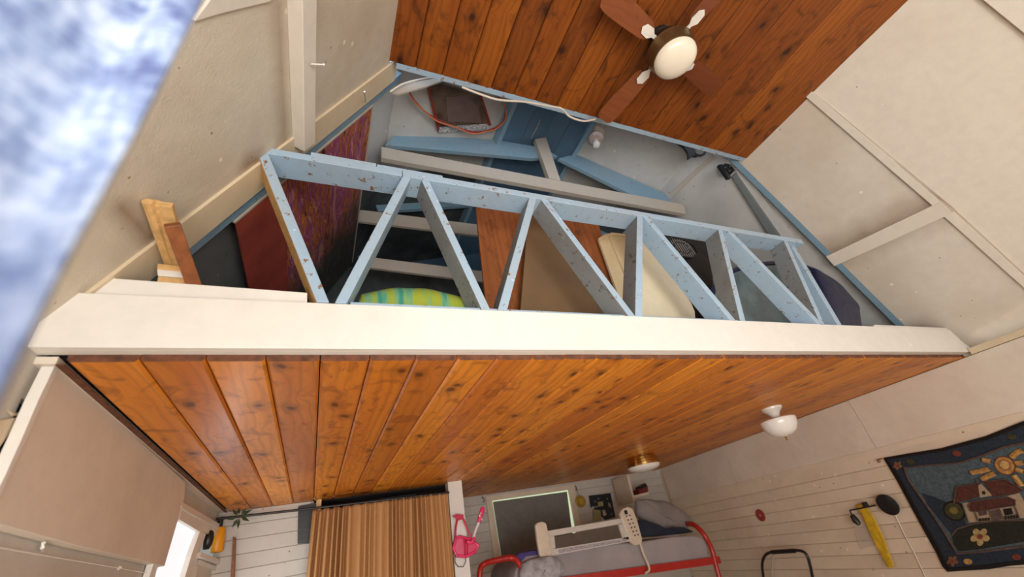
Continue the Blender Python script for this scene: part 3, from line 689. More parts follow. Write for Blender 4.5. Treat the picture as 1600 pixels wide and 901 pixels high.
# mattress
m0, m1 = B(790, 905), B(1106, 852)
zt_ = B(955, 873).z
mt = MB(); tl = [(822, 868), (870, 862), (940, 850), (1000, 846), (1050, 838), (1085, 836), (1104, 841), (1106, 862), (1110, 876), (1000, 896), (900, 908), (800, 925), (806, 890)]
mo = mt.prism([B(*p, .03) for p in tl], (0, .75, .02)).build('mattress', sheet, bevel=.02)
tag(mo, 'thick mattress in a lilac grey sheet on the upper bunk', 'mattress')
def blob(name, px, Y, th, mat, label=None, cat=None, puff=.6, parent=None, seed=0, amp=.01):
    """a soft stuffed shape whose outline stands in the plane Y"""
    P_ = [aY(*p, Y) for p in px]; c_ = sum(P_, V()) / len(P_); out = smooth(P_ + [P_[0]], 4)[:-1]; rows = []
    rr = random.Random(seed)
    for s_ in (-1, 1):
        rg = []
        for k in range(7):
            a_ = k / 6 * math.pi / 2; f = math.cos(a_) ** .6 if k < 6 else .0; dd = math.sin(a_) ** .8
            rg.append([c_ + (p - c_) * f + V((0, s_ * dd * th / 2 + amp * math.sin(p.x * 31 + p.z * 23 + seed) * f * (0 if k == 0 else 1), amp * .6 * math.sin(p.x * 19 + k) * (0 if k == 0 else 1))) for p in out])
        rows = (rg[::-1] if s_ < 0 else rows[:-0 or None])
        if s_ < 0: keep = rg[::-1]
        else: rows = keep + rg[1:]
    mb = MB(); mb.grid(rows, True); mb.smooth = True
    o = mb.build(name, mat, parent)
    if label: tag(o, label, cat)
    return o
blob('pillow', [(993, 781), (1012, 780), (1046, 786), (1072, 806), (1078, 818), (1062, 832), (1048, 828), (1032, 834), (1018, 822), (1003, 812), (994, 800)], YBd + .35, .22, plain('grey_pillow_cotton', (.25, .215, .205), .85, var=.15, sc=4, bs=.3), 'rumpled grey pillow leaning in the corner on the upper bunk', 'pillow', seed=3)
blob('blanket', [(996, 812), (1016, 816), (1030, 829), (1060, 824), (1080, 829), (1076, 832), (1020, 838), (998, 836)], YBd + .10, .14, plain('navy_blanket', (.012, .018, .035), .9), 'folded navy blanket under the grey pillow on the upper bunk', 'blanket', seed=5)
blob('rolled_towel', [(803, 868), (812, 863), (830, 859), (842, 860), (842, 868), (828, 874), (812, 878), (804, 874)], YBd + .1, .12, plain('violet_towel', (.07, .055, .22), .9), 'rolled violet blue towel at the left end of the upper bunk', 'towel', seed=1, amp=.004)
blob('duvet', [(816, 880), (835, 872), (858, 868), (876, 877), (882, 890), (872, 905), (850, 915), (820, 915), (812, 898)], YBd - .06, .13, plain('striped_grey_duvet', (.34, .33, .35), .85, var=.35, sc=12), 'crumpled pale grey striped duvet at the left end of the mattress', 'duvet', seed=9)
# guard rail
gr = thing('bed_guard_rail', B(920, 850, -.06), 'cream plastic bed guard rail with rounded ends clipped over the upper mattress', 'bed rail')
crm = plain('cream_plastic', (.62, .52, .41), .4, var=.08); pale_p = plain('pale_grey_plastic', (.56, .52, .47), .45, var=.08)
def G(x, y, dy=0): return B(x, y, -.05 + dy)
MB().prism([G(*p) for p in ((837, 820), (840, 816), (848, 814), (854, 817), (858, 835), (863, 862), (862, 869), (850, 873), (844, 868), (840, 845))], (0, .05, 0)).build('end_post', crm, gr, bevel=.012)
MB().prism([G(*p) for p in ((969, 802), (972, 795), (981, 791), (989, 794), (996, 812), (1004, 842), (1003, 850), (992, 852), (985, 845), (976, 822))], (0, .05, 0)).build('end_post', crm, gr, bevel=.012)
mb = MB()
for px_ in (((856, 829), (974, 809), (977, 817), (858, 838)), ((858, 838), (866, 837), (868, 856), (861, 858)), ((966, 818), (977, 817), (984, 842), (974, 843)), ((861, 858), (984, 838), (986, 845), (862, 868))):
    mb.prism([G(*p, .01) for p in px_], (0, .025, 0))
mb.build('panel_frame', pale_p, gr)
MB().prism([G(*p, .012) for p in ((872, 858), (978, 841), (979, 845), (873, 864))], (0, -.005, 0)).build('printed_label', plain('label_print', (.36, .33, .36), .5, var=.5, sc=60), gr)
MB().prism([G(*p, .03) for p in ((866, 838), (967, 820), (974, 843), (868, 857))], (0, .004, 0)).build('mesh_infill', plain('dark_mesh', (.10, .075, .055), .8), gr)
for i in range(6):
    for j in (0, 1):
        a_ = G(979 + j * 5 + i * 2.6, 806 + i * 6.0 - j * 1.2, -.002); MB().box((a_.x - .009, a_.y - .003, a_.z - .007), (a_.x + .009, a_.y + .001, a_.z + .007)).build('vent_slot', 'dark', gr)
a_ = G(978, 800, -.002); MB().box((a_.x - .022, a_.y - .004, a_.z - .022), (a_.x + .022, a_.y + .001, a_.z + .022)).build('button', 'dark', gr, bevel=.006)
MB().tube(smooth([G(1000, 848), G(1006, 866), G(1013, 882), G(1014, 891), G(1008, 895)]), .012, 8).build('bracket_leg', crm, gr)
MB().tube([G(858, 866), G(863, 880), G(866, 901), G(868, 920)], [.02, .016, .012, .012], 8).build('bracket_leg', crm, gr)
# dark picture under the side rail
tag(MB().prism(q2((1082, 896), (1119, 892), (1124, 920), (1086, 926), Y=YB2 - .02), (0, .012, 0)).build('picture', plain('dark_picture', (.015, .014, .018), .5, var=.9, sc=40)), 'small dark picture on the wall below the red side rail', 'picture')

# ------------------------------------------------------------------ on the right wall
t = thing('wall_disc', RW(1188, 805, .01), 'small round red wooden disc hung alone on the white plank wall', 'ornament')
cw = RW(1188.5, 804.5, .0)
MB().lathe([(.0, .012), (.068, .012), (.072, .008), (.072, 0), (0, 0)], cw, -wn, n=32).build('disc', plain('red_disc', (.33, .045, .035), .6, var=.3), t)
MB().lathe([(.0, .015), (.016, .014), (.020, .011)], cw, -wn, n=16).build('centre_mark', plain('pink_mark', (.5, .2, .18), .6), t)
# black tubular frame in front of the wall
def R(x, y, off=.1): return RW(x, y, off)
cf = thing('chair_frame', V((R(1230, 900, .3).x, R(1230, 900, .3).y, 0)), 'black tubular metal frame with rounded top standing before the plank wall', 'frame')
pts = smooth([R(1196, 960, .22), R(1193, 905, .22), R(1191, 882, .22), R(1195, 868, .22), R(1206, 862, .22), R(1230, 860, .22), R(1250, 860, .22), R(1260, 866, .22), R(1266, 884, .22), R(1272, 915, .22), R(1280, 960, .22)])
MB().tube(pts, .016, 10).build('hoop', 'black', cf)
MB().tube([R(1206, 862.3, .22), R(1242, 860, .22)], .023, 10).build('grip', 'black', cf)
MB().tube([R(1208, 866, .2), R(1205, 905, .2)], .010, 8).build('inner_tube', 'greyboard', cf)
# black bracket and disc, yellow strap, clear pouch
br = thing('wall_bracket', RW(1386, 788), 'black swing arm bracket with a round black disc and small clamp on the plank wall', 'bracket')
cd = RW(1387, 788, .05)
MB().lathe([(0, .012), (.082, .012), (.094, .006), (.094, -.004), (.085, -.01), (0, -.01)], cd, -wn + V((0, 0, -.15)), n=40).build('disc', 'black', br)
MB().tube([RW(1368, 789, .06), RW(1354, 792, .06), RW(1328, 797, .08)], .007, 8).build('arm', 'black', br)
MB().box(RW(1352, 788, .07) - V((.02, .02, .025)), RW(1352, 788, .07) + V((.02, .02, .025))).build('joint', 'black', br, bevel=.006)
MB().tube([RW(1328, 797, .08), RW(1332, 806, .08)], .007, 8).build('arm', 'black', br)
MB().tube([RW(1331, 804, .08), RW(1337, 813, .08), RW(1343, 819, .08)], [.022, .034, .020], 10).build('clamp', 'black', br)
yl = plain('yellow_webbing', (.66, .42, .02), .45, var=.25, sc=20)
ys_ = thing('yellow_strap', RW(1370, 840), 'bright yellow folded plastic strap hanging from the black wall bracket', 'strap')
for (dx, ws, ends) in ((0, (5, 7, 8, 8, 6, 4), 0), (-4, (4, 5, 5, 4, 3, 2), 1)):
    cl = [(1344, 788), (1356, 806), (1366, 828), (1375, 848), (1383, 866), (1393, 886)]
    mb = MB()
    lft = [RW(x_ - w_ * .9 + dx, y_ + w_ * .35, .05 - .02 * ends) for (x_, y_), w_ in zip(cl, ws)]; rgt = [RW(x_ + w_ * .9 + dx, y_ - w_ * .35, .05 - .02 * ends) for (x_, y_), w_ in zip(cl, ws)]
    mb.prism(lft + rgt[::-1], wn * .012); mb.build('strap_fold', yl, ys_, bevel=.003)
m_, t_, b_ = nt('clear_plastic'); b_.inputs['Base Color'].default_value = (.75, .68, .6, 1); b_.inputs['Roughness'].default_value = .15; b_.inputs['Alpha'].default_value = .25
tag(MB().prism([RW(*p, .02) for p in ((1333, 822), (1352, 818), (1368, 852), (1344, 858))], wn * .003).build('clear_pouch', m_), 'clear plastic pouch hanging under the small black clamp', 'pouch')
tag(MB().tube([RW(1399, 804, .02), RW(1412, 832, .012), RW(1428, 862, .012), (RW(1448, 905, .012))], .004, 6).build('cord', 'porcelain'), 'thin white cord running down the plank wall from the black disc', 'cord')

# ------------------------------------------------------------------ hooked rug with a cottage
rug = thing('wall_rug', RW(1500, 800), 'dark blue hooked rug picturing a white cottage under a yellow sun', 'rug')
def wool(name, col, var=.35): 
    return plain(name, col, .95, var=var, sc=45, bs=.8)
R_blue = wool('wool_navy', (.018, .028, .045)); R_blk = wool('wool_black', (.010, .007, .006)); R_sky = wool('wool_sky', (.070, .105, .125)); R_mv = wool('wool_mauve', (.10, .065, .055))
R_red = wool('wool_maroon', (.085, .026, .018)); R_wht = wool('wool_cream', (.40, .30, .20), .15); R_yel = wool('wool_gold', (.44, .24, .07)); R_grn = wool('wool_green', (.045, .045, .015)); R_dk = wool('wool_dark_green', (.016, .017, .010)); R_or = wool('wool_rust', (.18, .04, .02))
def rp(name, px, off, mat, th=.006): return MB().prism([RW(*p, off) for p in px], wn * th).build(name, mat, rug)
def ring(name, px, off, mat, r=.008): return MB().tube([RW(*p, off) for p in px], r, 6, False).build(name, mat, rug)
outer = [(1380, 715), (1420, 708), (1470, 700), (1540, 681), (1600, 657), (1660, 640), (1680, 700), (1700, 880), (1620, 880), (1575, 884), (1545, 889), (1510, 891), (1480, 893), (1472, 884), (1462, 862), (1444, 830), (1425, 795), (1402, 752)]
rp('backing', outer, .018, R_blk, .016)
inner_e = [(1386, 717), (1424, 711), (1472, 704), (1541, 686), (1602, 662), (1656, 646), (1674, 702), (1692, 874), (1618, 875), (1573, 879), (1540, 884), (1510, 886), (1484, 888), (1478, 880), (1468, 858), (1450, 827), (1430, 792), (1408, 750)]
rp('border', inner_e, .022, R_blue)
mid_e = [(1413, 731), (1450, 727), (1500, 723), (1540, 710), (1570, 698), (1600, 692), (1640, 686), (1660, 760), (1668, 850), (1600, 853), (1560, 858), (1530, 862), (1495, 864), (1487, 850), (1480, 838), (1462, 810), (1440, 778), (1420, 750)]
rp('sky', mid_e, .026, R_sky)
ring('mauve_outline', mid_e + [mid_e[0]], .030, R_mv, .009)
ring('dark_edge', inner_e + [inner_e[0]], .026, R_blk, .008)
rp('far_hill', [(1440, 770), (1460, 776), (1478, 784), (1500, 800), (1515, 830), (1487, 835), (1468, 812), (1450, 788)], .029, R_blue)
rp('meadow', [(1487, 836), (1495, 826), (1520, 818), (1560, 813), (1600, 812), (1640, 808), (1662, 840), (1600, 846), (1565, 852), (1530, 858), (1498, 861), (1490, 850)], .031, R_dk)
ring('meadow_outline', [(1487, 836), (1495, 826), (1520, 818), (1560, 813), (1600, 812)], .034, R_mv, .006)
def ell(cx_, cy_, a_, b__, rot=0, n_=20): return [(cx_ + a_ * math.cos(k * 2 * math.pi / n_) * math.cos(rot) - b__ * math.sin(k * 2 * math.pi / n_) * math.sin(rot), cy_ + a_ * math.cos(k * 2 * math.pi / n_) * math.sin(rot) + b__ * math.sin(k * 2 * math.pi / n_) * math.cos(rot)) for k in range(n_)]
rp('bush', ell(1491, 798, 19, 15, .5), .033, R_blk); rp('bush', ell(1491, 798, 15.5, 12, .5), .036, R_grn); rp('bush', ell(1490, 797, 7, 5.5, .5), .039, wool('wool_olive', (.16, .13, .03)))
rp('house_wall', [(1503, 786), (1520, 783), (1560, 778), (1592, 770), (1604, 790), (1607, 808), (1560, 813), (1513, 816)], .034, R_wht)
rp('roof', [(1490, 786), (1494, 760), (1526, 755), (1535, 774), (1508, 782)], .037, R_red); rp('roof', [(1537, 752), (1570, 748), (1598, 766), (1585, 771), (1550, 776)], .037, R_red)
rp('gable', [(1528, 756), (1532, 755), (1550, 774), (1531, 777)], .040, R_wht); rp('gable_window', [(1534, 767), (1539, 767), (1540, 772), (1535, 772)], .042, R_blk)
rp('porch_roof', [(1513, 790), (1517, 783), (1545, 779), (1575, 776), (1586, 781), (1586, 789), (1560, 793), (1530, 799), (1516, 798)], .040, R_red)
for pts_ in ([(1490, 786), (1494, 760), (1526, 755)], [(1524, 748), (1529, 757), (1537, 752), (1570, 748), (1600, 766)], [(1513, 790), (1517, 783), (1545, 779), (1575, 776), (1586, 781), (1586, 789), (1560, 793), (1530, 799), (1516, 798), (1513, 790)], [(1503, 786), (1508, 800), (1513, 816)], [(1523, 798), (1528, 814)], [(1545, 796), (1551, 813)], [(1561, 794), (1568, 811)], [(1585, 790), (1593, 809)]):
    ring('outline', pts_, .044, R_mv, .0045)
rp('door', [(1547, 798), (1559, 795), (1565, 811), (1552, 813)], .038, R_mv)
rp('house_window', [(1528, 799), (1541, 797), (1542, 804), (1530, 806)], .038, R_mv); rp('house_window', [(1567, 795), (1580, 793), (1583, 803), (1570, 805)], .038, R_blk)
for k in range(4): rp('fence', [(1529 + k * 4.5, 810 - k * .4), (1532 + k * 4.5, 809.5 - k * .4), (1533 + k * 4.5, 814 - k * .4), (1530 + k * 4.5, 814.5 - k * .4)], .042, R_dk)
for k in range(5): rp('fence', [(1569 + k * 4.5, 806 - k * .6), (1572 + k * 4.5, 805.5 - k * .6), (1573 + k * 4.5, 811 - k * .4), (1570 + k * 4.5, 811.5 - k * .4)], .042, R_dk)
rp('sun', ell(1570, 727, 18, 14, .5), .031, R_or); rp('sun', ell(1570, 727, 16, 12.5, .5), .033, R_yel); rp('sun', ell(1570, 726.5, 11, 8.5, .5), .035, wool('wool_tan', (.30, .13, .045))); rp('sun', ell(1569.5, 726, 7.5, 6, .5), .037, wool('wool_light_gold', (.55, .36, .13)))
for pts_ in ([(1549, 721), (1542, 719), (1536, 718)], [(1547, 732), (1532, 736), (1518, 738)], [(1556, 739), (1545, 743), (1535, 749)], [(1584, 742), (1591, 751), (1597, 759)], [(1581, 714), (1590, 706), (1599, 703)], [(1588, 724), (1600, 722)], [(1588, 733), (1600, 737)]):
    ring('sun_ray', pts_, .031, R_yel, .019)
def flower(cx_, cy_, r_, col):
    for k in range(5):
        a_ = k * 2 * math.pi / 5 + .3; rp('petal', ell(cx_ + r_ * .62 * math.cos(a_), cy_ + r_ * .55 * math.sin(a_), r_ * .42, r_ * .34, a_, 10), .036, col)
    rp('flower_centre', ell(cx_, cy_, r_ * .3, r_ * .26, 0, 10), .040, R_or)
flower(1531, 838, 15, wool('wool_petal', (.42, .30, .13))); flower(1402, 727, 7, wool('wool_dull_pink', (.20, .10, .05))); flower(1488, 876, 9, wool('wool_dull_rust', (.18, .08, .04)))
for (x_, y_, m_) in ((1495, 708, R_or), (1568, 830, R_or), (1588, 870, R_or), (1512, 877, R_yel), (1422, 721, R_grn), (1581, 682, R_grn)): rp('bud', ell(x_, y_, 7, 4.5, .2, 10), .029, m_)
tag(MB().tube([RW(1378, 716, .03), RW(1371, 719, .03), RW(1373, 722, .02), RW(1376, 720, .0)], .006, 6).build('rug_hook', 'red_wood'), 'small dark hook holding the upper left corner of the cottage rug', 'hook')

# ================================================================== LEFT WALL
def Lw(x, y, off=0): return aX(x, y, XL + off)
def lwp(name, px, off, th, mat, parent=None, bevel=.002, label=None):
    return MB().prism([Lw(*p, off) for p in px], (-th, 0, 0)).build(name, mat, parent, bevel=bevel)
w2 = thing('window_2', Lw(280, 880)); w2['kind'] = 'structure'
lwp('window_pane', [(279, 811), (314, 831), (300, 868), (284, 925), (232, 925), (257, 870)], .012, .006, glow('bright_blind', (.80, .83, .88), .72), w2, 0)
lwp('window_header', [(286, 784), (357, 826), (357, 839), (313, 831), (280, 811)], .035, .03, 'trim', w2)
lwp('window_header', [(284, 789), (357, 830), (357, 834), (283, 794)], .042, .008, 'trim', w2)
lwp('window_post', [(313, 829), (322, 834), (311, 866), (296, 925), (282, 925), (299, 868)], .045, .04, 'trim', w2)
lwp('window_post', [(240, 880), (246, 882), (238, 925), (226, 925)], .035, .03, 'trim', w2)
lwp('window_sill', [(315, 862), (362, 880), (362, 888), (312, 870)], .07, .066, 'trim', w2)
lwp('window_sill', [(313, 874), (361, 893), (361, 899), (310, 881)], .05, .046, 'trim', w2)
lwp('lower_panel', [(309, 884), (352, 899), (350, 925), (300, 925)], .02, .016, 'panel', w2)
lwp('window_pane', [(322, 832), (362, 843), (362, 881), (313, 863)], .008, .004, glow('dusky_pane', (.34, .42, .42), .42), w2, 0)
b0 = Lw(336, 863, .035)
t = thing('bottle', b0, 'orange plastic bottle with a black neck standing on the left window sill', 'bottle')
MB().lathe([(0, 0), (.055, 0), (.060, .01), (.056, .10), (.050, .17), (.040, .19), (0, .192)], b0, n=24).build('body', plain('orange_plastic', (.90, .36, .01), .35, var=.05, bs=0), t)
MB().lathe([(0, .19), (.022, .19), (.022, .27), (0, .272)], b0, n=16).build('neck', 'black', t)
b0 = Lw(322, 858, .03)
t = thing('gadget', b0, 'small round black gadget beside the orange bottle on the left window sill', 'gadget')
MB().lathe([(0, 0), (.02, 0), (.035, .03), (.040, .07), (.035, .11), (.02, .13), (0, .132)], b0, n=24).build('body', 'black', t)
b0 = Lw(351, 872, .035)
t = thing('glass_bottle', b0, 'tall pale green glass bottle at the right end of the left window sill', 'bottle')
MB().lathe([(0, 0), (.045, 0), (.048, .02), (.046, .17), (.02, .24), (.016, .32), (0, .32)], b0, n=24).build('body', plain('pale_green_glass', (.30, .42, .36), .12, var=.1, bs=0), t)
struct(MB().prism([aY(*p, YB - .06) for p in ((364, 838), (368, 840), (365, 925), (359, 925))], (0, .05, 0)).build('trim_brown_corner', 'red_wood', bevel=.003))
# wire, hook and clip low on the left wall
tag(MB().tube([Lw(-40, 848, .012), Lw(60, 866, .012), Lw(185, 887, .014), Lw(240, 897, .012)], .0022, 6).build('wire', 'porcelain'), 'thin pale wire strung along the left wall below the big panel', 'wire')
t = thing('wire_clip', Lw(185, 888), 'tiny white clip holding the pale wire on the left wall', 'clip')
MB().lathe([(0, 0), (.008, 0), (.006, .012), (0, .014)], Lw(185, 887), (1, 0, 0), n=12).build('body', 'porcelain', t)
t = thing('wall_hook', Lw(67, 852), 'small oval white hook on the left wall just under the big panel', 'hook')
MB().tube([Lw(67, 860, .004), Lw(66, 855, .022), Lw(68, 848, .022), Lw(69, 846, .004)], .005, 8).build('loop', 'porcelain', t)
# torn edge pieces round the broken hole
for k, px in enumerate([[(12, 640), (26, 645), (35, 643), (31, 649), (20, 650)], [(-30, 660), (28, 652), (31, 649), (18, 673), (-4, 704), (-30, 720)]]):
    lwp('wallboard_scrap', px, .006 + .004 * k, .005, 'cream', wall_left)
lwp('batten', [(85, 572), (93, 570), (66, 632), (48, 673), (16, 742), (-8, 795), (-18, 795), (9, 740), (40, 671), (60, 624)], .044, .03, 'trim', wall_left)
# ================================================================== LOFT CONTENTS
ZL = CZ + .905
def S_(x, y, Y): p = aY(x, y, Y); p.z = max(p.z, ZL); return p
def stand(name, px, Y, th, mat, parent=None, bevel=.002):
    P_ = [aY(*p, Y) for p in px]; n_ = len(px)
    for k in range(n_):
        if px[k][1] >= 496:
            nb = [j for j in ((k - 1) % n_, (k + 1) % n_) if px[j][1] < 496]
            if nb: a_ = P_[nb[0]]; P_[k] = a_ + (P_[k] - a_) * ((a_.z - ZL) / (a_.z - P_[k].z))
            else: P_[k].z = ZL
    return MB().prism(P_, (0, th, 0)).build(name, mat, parent, bevel=bevel)
# big painting lying against the left slope
s0, s1 = sparam(PL, DL, SL(368, 345)), sparam(PL, DL, SL(581, 169)); ya, yb = 1.785, 3.55
sr = s0 + (s1 - s0) * .26
pt = thing('painting', PL + DL * s0 + V((0, ya, 0)), 'long painted panel with red band and orange purple strokes leaning on the left loft slope', 'painting')
def sq(sa, sb_, y0_, y1_, off=0): return [PL + DL * sa + NL * off + V((0, y0_, 0)), PL + DL * sb_ + NL * off + V((0, y0_, 0)), PL + DL * sb_ + NL * off + V((0, y1_, 0)), PL + DL * sa + NL * off + V((0, y1_, 0))]
m_, t_, b_ = nt('painted_canvas'); b_.inputs['Roughness'].default_value = .6
cv = coords(t_, (1, 1, 1), False)
rot = N(t_, 'ShaderNodeMapping'); rot.inputs['Rotation'].default_value = (.7, .35, .9); rot.inputs['Scale'].default_value = (14, 2.2, 14); L(t_, cv, rot.inputs['Vector'])
strk = noise(t_, rot.outputs[0], 1.2, 6, .7, 1.5); cl_ = noise(t_, cv, 2.6, 3)
c1_ = ramp(t_, strk, [(.34, (.02, .014, .016)), (.42, (.20, .035, .02)), (.47, (.62, .20, .03)), (.51, (.20, .03, .05)), (.57, (.30, .07, .24)), (.63, (.70, .30, .16)), (.7, (.06, .02, .05))])
c2_ = ramp(t_, strk, [(.35, (.02, .02, .018)), (.55, (.05, .05, .04)), (.7, (.11, .09, .05))])
sy = N(t_, 'ShaderNodeSeparateXYZ'); L(t_, cv, sy.inputs[0])
far = ramp(t_, math_(t_, 'MULTIPLY', math_(t_, 'ADD', sy.outputs['Y'], math_(t_, 'MULTIPLY', cl_, 1.0)), .5), [(.62, (0, 0, 0)), (.85, (1, 1, 1))])
L(t_, mix(t_, far, c1_, c2_), b_.inputs['Base Color'])
MB().prism(sq(sr, s1, ya, yb), -NL * .008).build('canvas', m_, pt)
MB().prism(sq(s0, sr, ya, yb - .3, .001), -NL * .008).build('red_band', plain('red_cloth', (.30, .045, .026), .8, var=.3, sc=4), pt)
MB().prism(sq(s0 - .01, s1 + .008, ya - .012, ya, .004), -NL * .018).build('frame_edge', 'greyboard', pt)
MB().prism(sq(s1, s1 + .012, ya, yb, .004), -NL * .018).build('frame_edge', 'greyboard', pt)
# long grey board above the railing, and the stick leaning on it
Yb_ = 2.305
lb = MB(); P1 = [aY(*p, Yb_) for p in ((596, 229), (1062, 318), (1070, 322), (1071, 334), (596, 246))]
lb = lb.prism(P1, (0, .044, 0)).build('long_board', 'greyboard', bevel=.002); tag(lb, 'long grey beige tie board crossing the loft just above the top of the blue railing', 'board')
tag(MB().prism([aY(*p, Yb_ - .004) for p in ((836, 217), (853, 214), (876, 282), (858, 278))], (0, .05, 0)).build('short_stick', 'greyboard', bevel=.002), 'short grey upright stick joining the long grey tie board to the roof', 'stick')
# lime cushion
rows = []
A_, B_ = aY(558, 462, 1.80), aY(728, 466, 1.80)
for i in range(41):
    u = i / 40; p = A_.lerp(B_, u); hgt = .100 + .036 * math.sin(math.pi * u) ** .7; hgt *= (1 if .02 < u < .98 else .85); p.z = ZL + hgt
    rows.append([p + V((0, .12 * math.cos(a), hgt * math.sin(a) * (1 + .02 * math.sin(u * 20 + a)))) for a in [2 * math.pi * k / 18 for k in range(18)]])
mb = MB(); mb.grid(rows, True); mb.smooth = True
m_, t_, b_ = nt('lime_pattern'); cv = coords(t_, (1, 1, 1), False); sx_ = N(t_, 'ShaderNodeSeparateXYZ'); L(t_, cv, sx_.inputs[0])
st_ = ramp(t_, noise(t_, coords(t_, (14, 1, 1.5), False), 1.3, 3), [(.40, (.05, .30, .22)), (.47, (.18, .42, .22)), (.53, (.34, .42, .05)), (.8, (.40, .42, .05))])
L(t_, st_, b_.inputs['Base Color']); b_.inputs['Roughness'].default_value = .4
cu = thing('cushion', (A_ + B_) / 2, 'lime green and yellow patterned cushion lying low behind the second railing bay', 'cushion')
mb.build('cover', m_, cu)
MB().tube([r[10] + V((0, -.004, .0)) for r in rows[2:-2]], .004, 6).build('piping', plain('dark_green_piping', (.06, .14, .02), .6), cu)
# wooden boards
tag(stand('plywood_board', [(741, 300), (930, 335), (952, 400), (985, 500), (762, 500)], 2.00, .018, M.setdefault('orply', pine('orange_plywood', (.40, .13, .035), (.27, .085, .026), (.09, .03, .015), 'Z', 0, .8, .7))), 'wide orange brown plywood board standing in the loft behind the middle of the railing', 'board')
tag(stand('weathered_board', [(826, 330), (866, 330), (950, 500), (812, 500)], 1.92, .018, M.setdefault('olply', paint('olive_brown_wood', (.20, .115, .05), spot=(.10, .13, .08), stain=(.12, .075, .04), smt=.8, dens=.6, rough=.7))), 'weathered olive brown board standing in front of the orange plywood', 'board')
# cream boxes
t = thing('cream_cupboard', S_(985, 500, 1.95), 'cream painted cupboard side with a narrow raised edge strip in the loft', 'cupboard')
crn = plain('cream_enamel', (.62, .50, .31), .5, var=.06)
stand('side', [(935, 372), (944, 366), (957, 363), (984, 366), (1000, 380), (1000, 500), (980, 500)], 1.95, .02, crn, t)
MB().prism([S_(*p, 1.94) for p in ((952, 370), (955, 369), (984, 440), (982, 442))], (0, .01, 0)).build('moulding', crn, t)
MB().prism([S_(*p, 1.94) for p in ((935, 372), (956, 363), (985, 367), (985, 370), (957, 367), (936, 376))], (0, .01, 0)).build('moulding', crn, t)
t = thing('headboard', S_(1040, 500, 1.86), 'cream headboard with one rounded corner standing behind the third wide railing brace', 'headboard')
stand('board', [(1001, 370), (1010, 375), (1030, 402), (1050, 430), (1068, 455), (1080, 472), (1086, 486), (1088, 510), (1001, 510)], 1.86, .035, plain('pale_cream_enamel', (.74, .66, .48), .45, var=.04), t, .006)
# black octagonal fan grille
t = thing('fan_grille', aY(1065, 390, 2.3), 'black octagonal wire grille hanging in the dark part of the loft', 'grille')
tag(stand('shade_board', [(1000, 360), (1112, 379), (1116, 505), (1000, 505)], 2.4, .02, plain('shade_board_brown', (.035, .027, .022), .8, var=.4, sc=5)), 'added dark brown board standing for the shaded loft wall behind the octagonal grille', 'board')  # added dark sheet, its colour paints the right loft wall's shadow
gc, gx, gz = aY(1066, 387, 2.3), .20, .13
MB().tube([V((gc.x, gc.y + .02, ZL)), gc + V((0, .02, -.1))], .014, 8).build('pole', 'black', t)
oc = [gc + V((gx * math.cos(math.pi / 8 + k * math.pi / 4), 0, gz * math.sin(math.pi / 8 + k * math.pi / 4))) for k in range(8)]
MB().tube(oc + [oc[0]], .012, 6, False).build('rim', 'black', t)
oc2 = [gc + (p - gc) * .55 for p in oc]; MB().tube(oc2 + [oc2[0]], .006, 6, False).build('inner_rim', 'black', t)
for k in range(-4, 5):
    a_ = gc + V((k * .032, 0, 0)); hh_ = gz * .88 * (1 - max(0, abs(k) - 2) * .16); MB().tube([a_ + V((.02, .0, -hh_)), a_ + V((-.02, 0, hh_))], .004, 6).build('bar', 'steel', t)
# navy rimmed tub lying on its side
tc_ = aY(1228, 500, 1.85); tc_.z = ZL
t = thing('plastic_tub', tc_, 'large blue grey tub with navy rim on its side at the loft right end', 'tub')
navy = plain('navy_plastic', (.009, .014, .055), .4, var=.1)
rim_px = [(1108, 560), (1110, 480), (1120, 443), (1150, 421), (1195, 412), (1235, 412), (1275, 423), (1305, 446), (1326, 472), (1334, 500), (1336, 560)]
rp_ = smooth([aY(*p, 1.85) for p in rim_px], 5); rp_ = [p for p in rp_ if p.z > ZL + .02]
MB().tube(rp_, .020, 8).build('rim', navy, t)
cI = sum(rp_, V()) / len(rp_); cI.z = ZL + .1
rows = [[p + (cI - p) * f + V((.12 * f, dy_, 0)) for p in rp_] for f, dy_ in ((0, 0), (.05, .02), (.10, .08), (.2, .14), (.6, .15), (.98, .15))]
mb = MB(); mb.grid(rows); mb.smooth = True; mb.build('shell', plain('blue_grey_plastic', (.15, .21, .23), .35, var=.15), t, solid=.006)
blob('side_wall', [(1268, 420), (1291, 431), (1310, 445), (1325, 461), (1338, 478), (1342, 495), (1342, 540), (1300, 540), (1290, 480)], 1.80, .10, navy, parent=t, seed=4, amp=.004)
tag(MB().tube([aY(1265, 412, 2.1), aY(1289, 408, 2.1)], .006, 6).build('dark_rod', 'black'), 'short thin black rod on the right loft slope above the navy bag', 'rod')
# offcuts leaning at the left end
t = thing('wood_moulding', aY(285, 440, 1.64), 'pale raw pine moulding offcut leaning at the left end of the loft', 'moulding')
def slat(px_a, px_b, Y, w_, h_, mat, name, parent): return MB().beam(SL(*px_a, Y[0]), aY(*px_b, Y[1]), w_, h_, (0, 1, 0)).build(name, mat, parent, bevel=.003)
A2, B2 = (234, 314), (268, 412)
for dx_, r_ in ((-4, .016), (2, .011), (8, .016)):
    MB().tube([SL(A2[0] + dx_, A2[1] + abs(dx_) * .2, .02), aY(B2[0] + dx_ * .9, B2[1], 1.635)], r_, 8).build('bead', 'raw', t)
tag(slat((256, 318), (284, 414), (.05, 1.66), .050, .024, 'raw', 'pine_offcut', None), 'second pale pine offcut with a chipped brown end behind the raw moulding', 'offcut')
tag(slat((269, 350), (305, 450), (.11, 1.60), .046, .034, 'red_wood', 'brown_post', None), 'square red brown post offcut leaning at the left end of the loft', 'offcut')
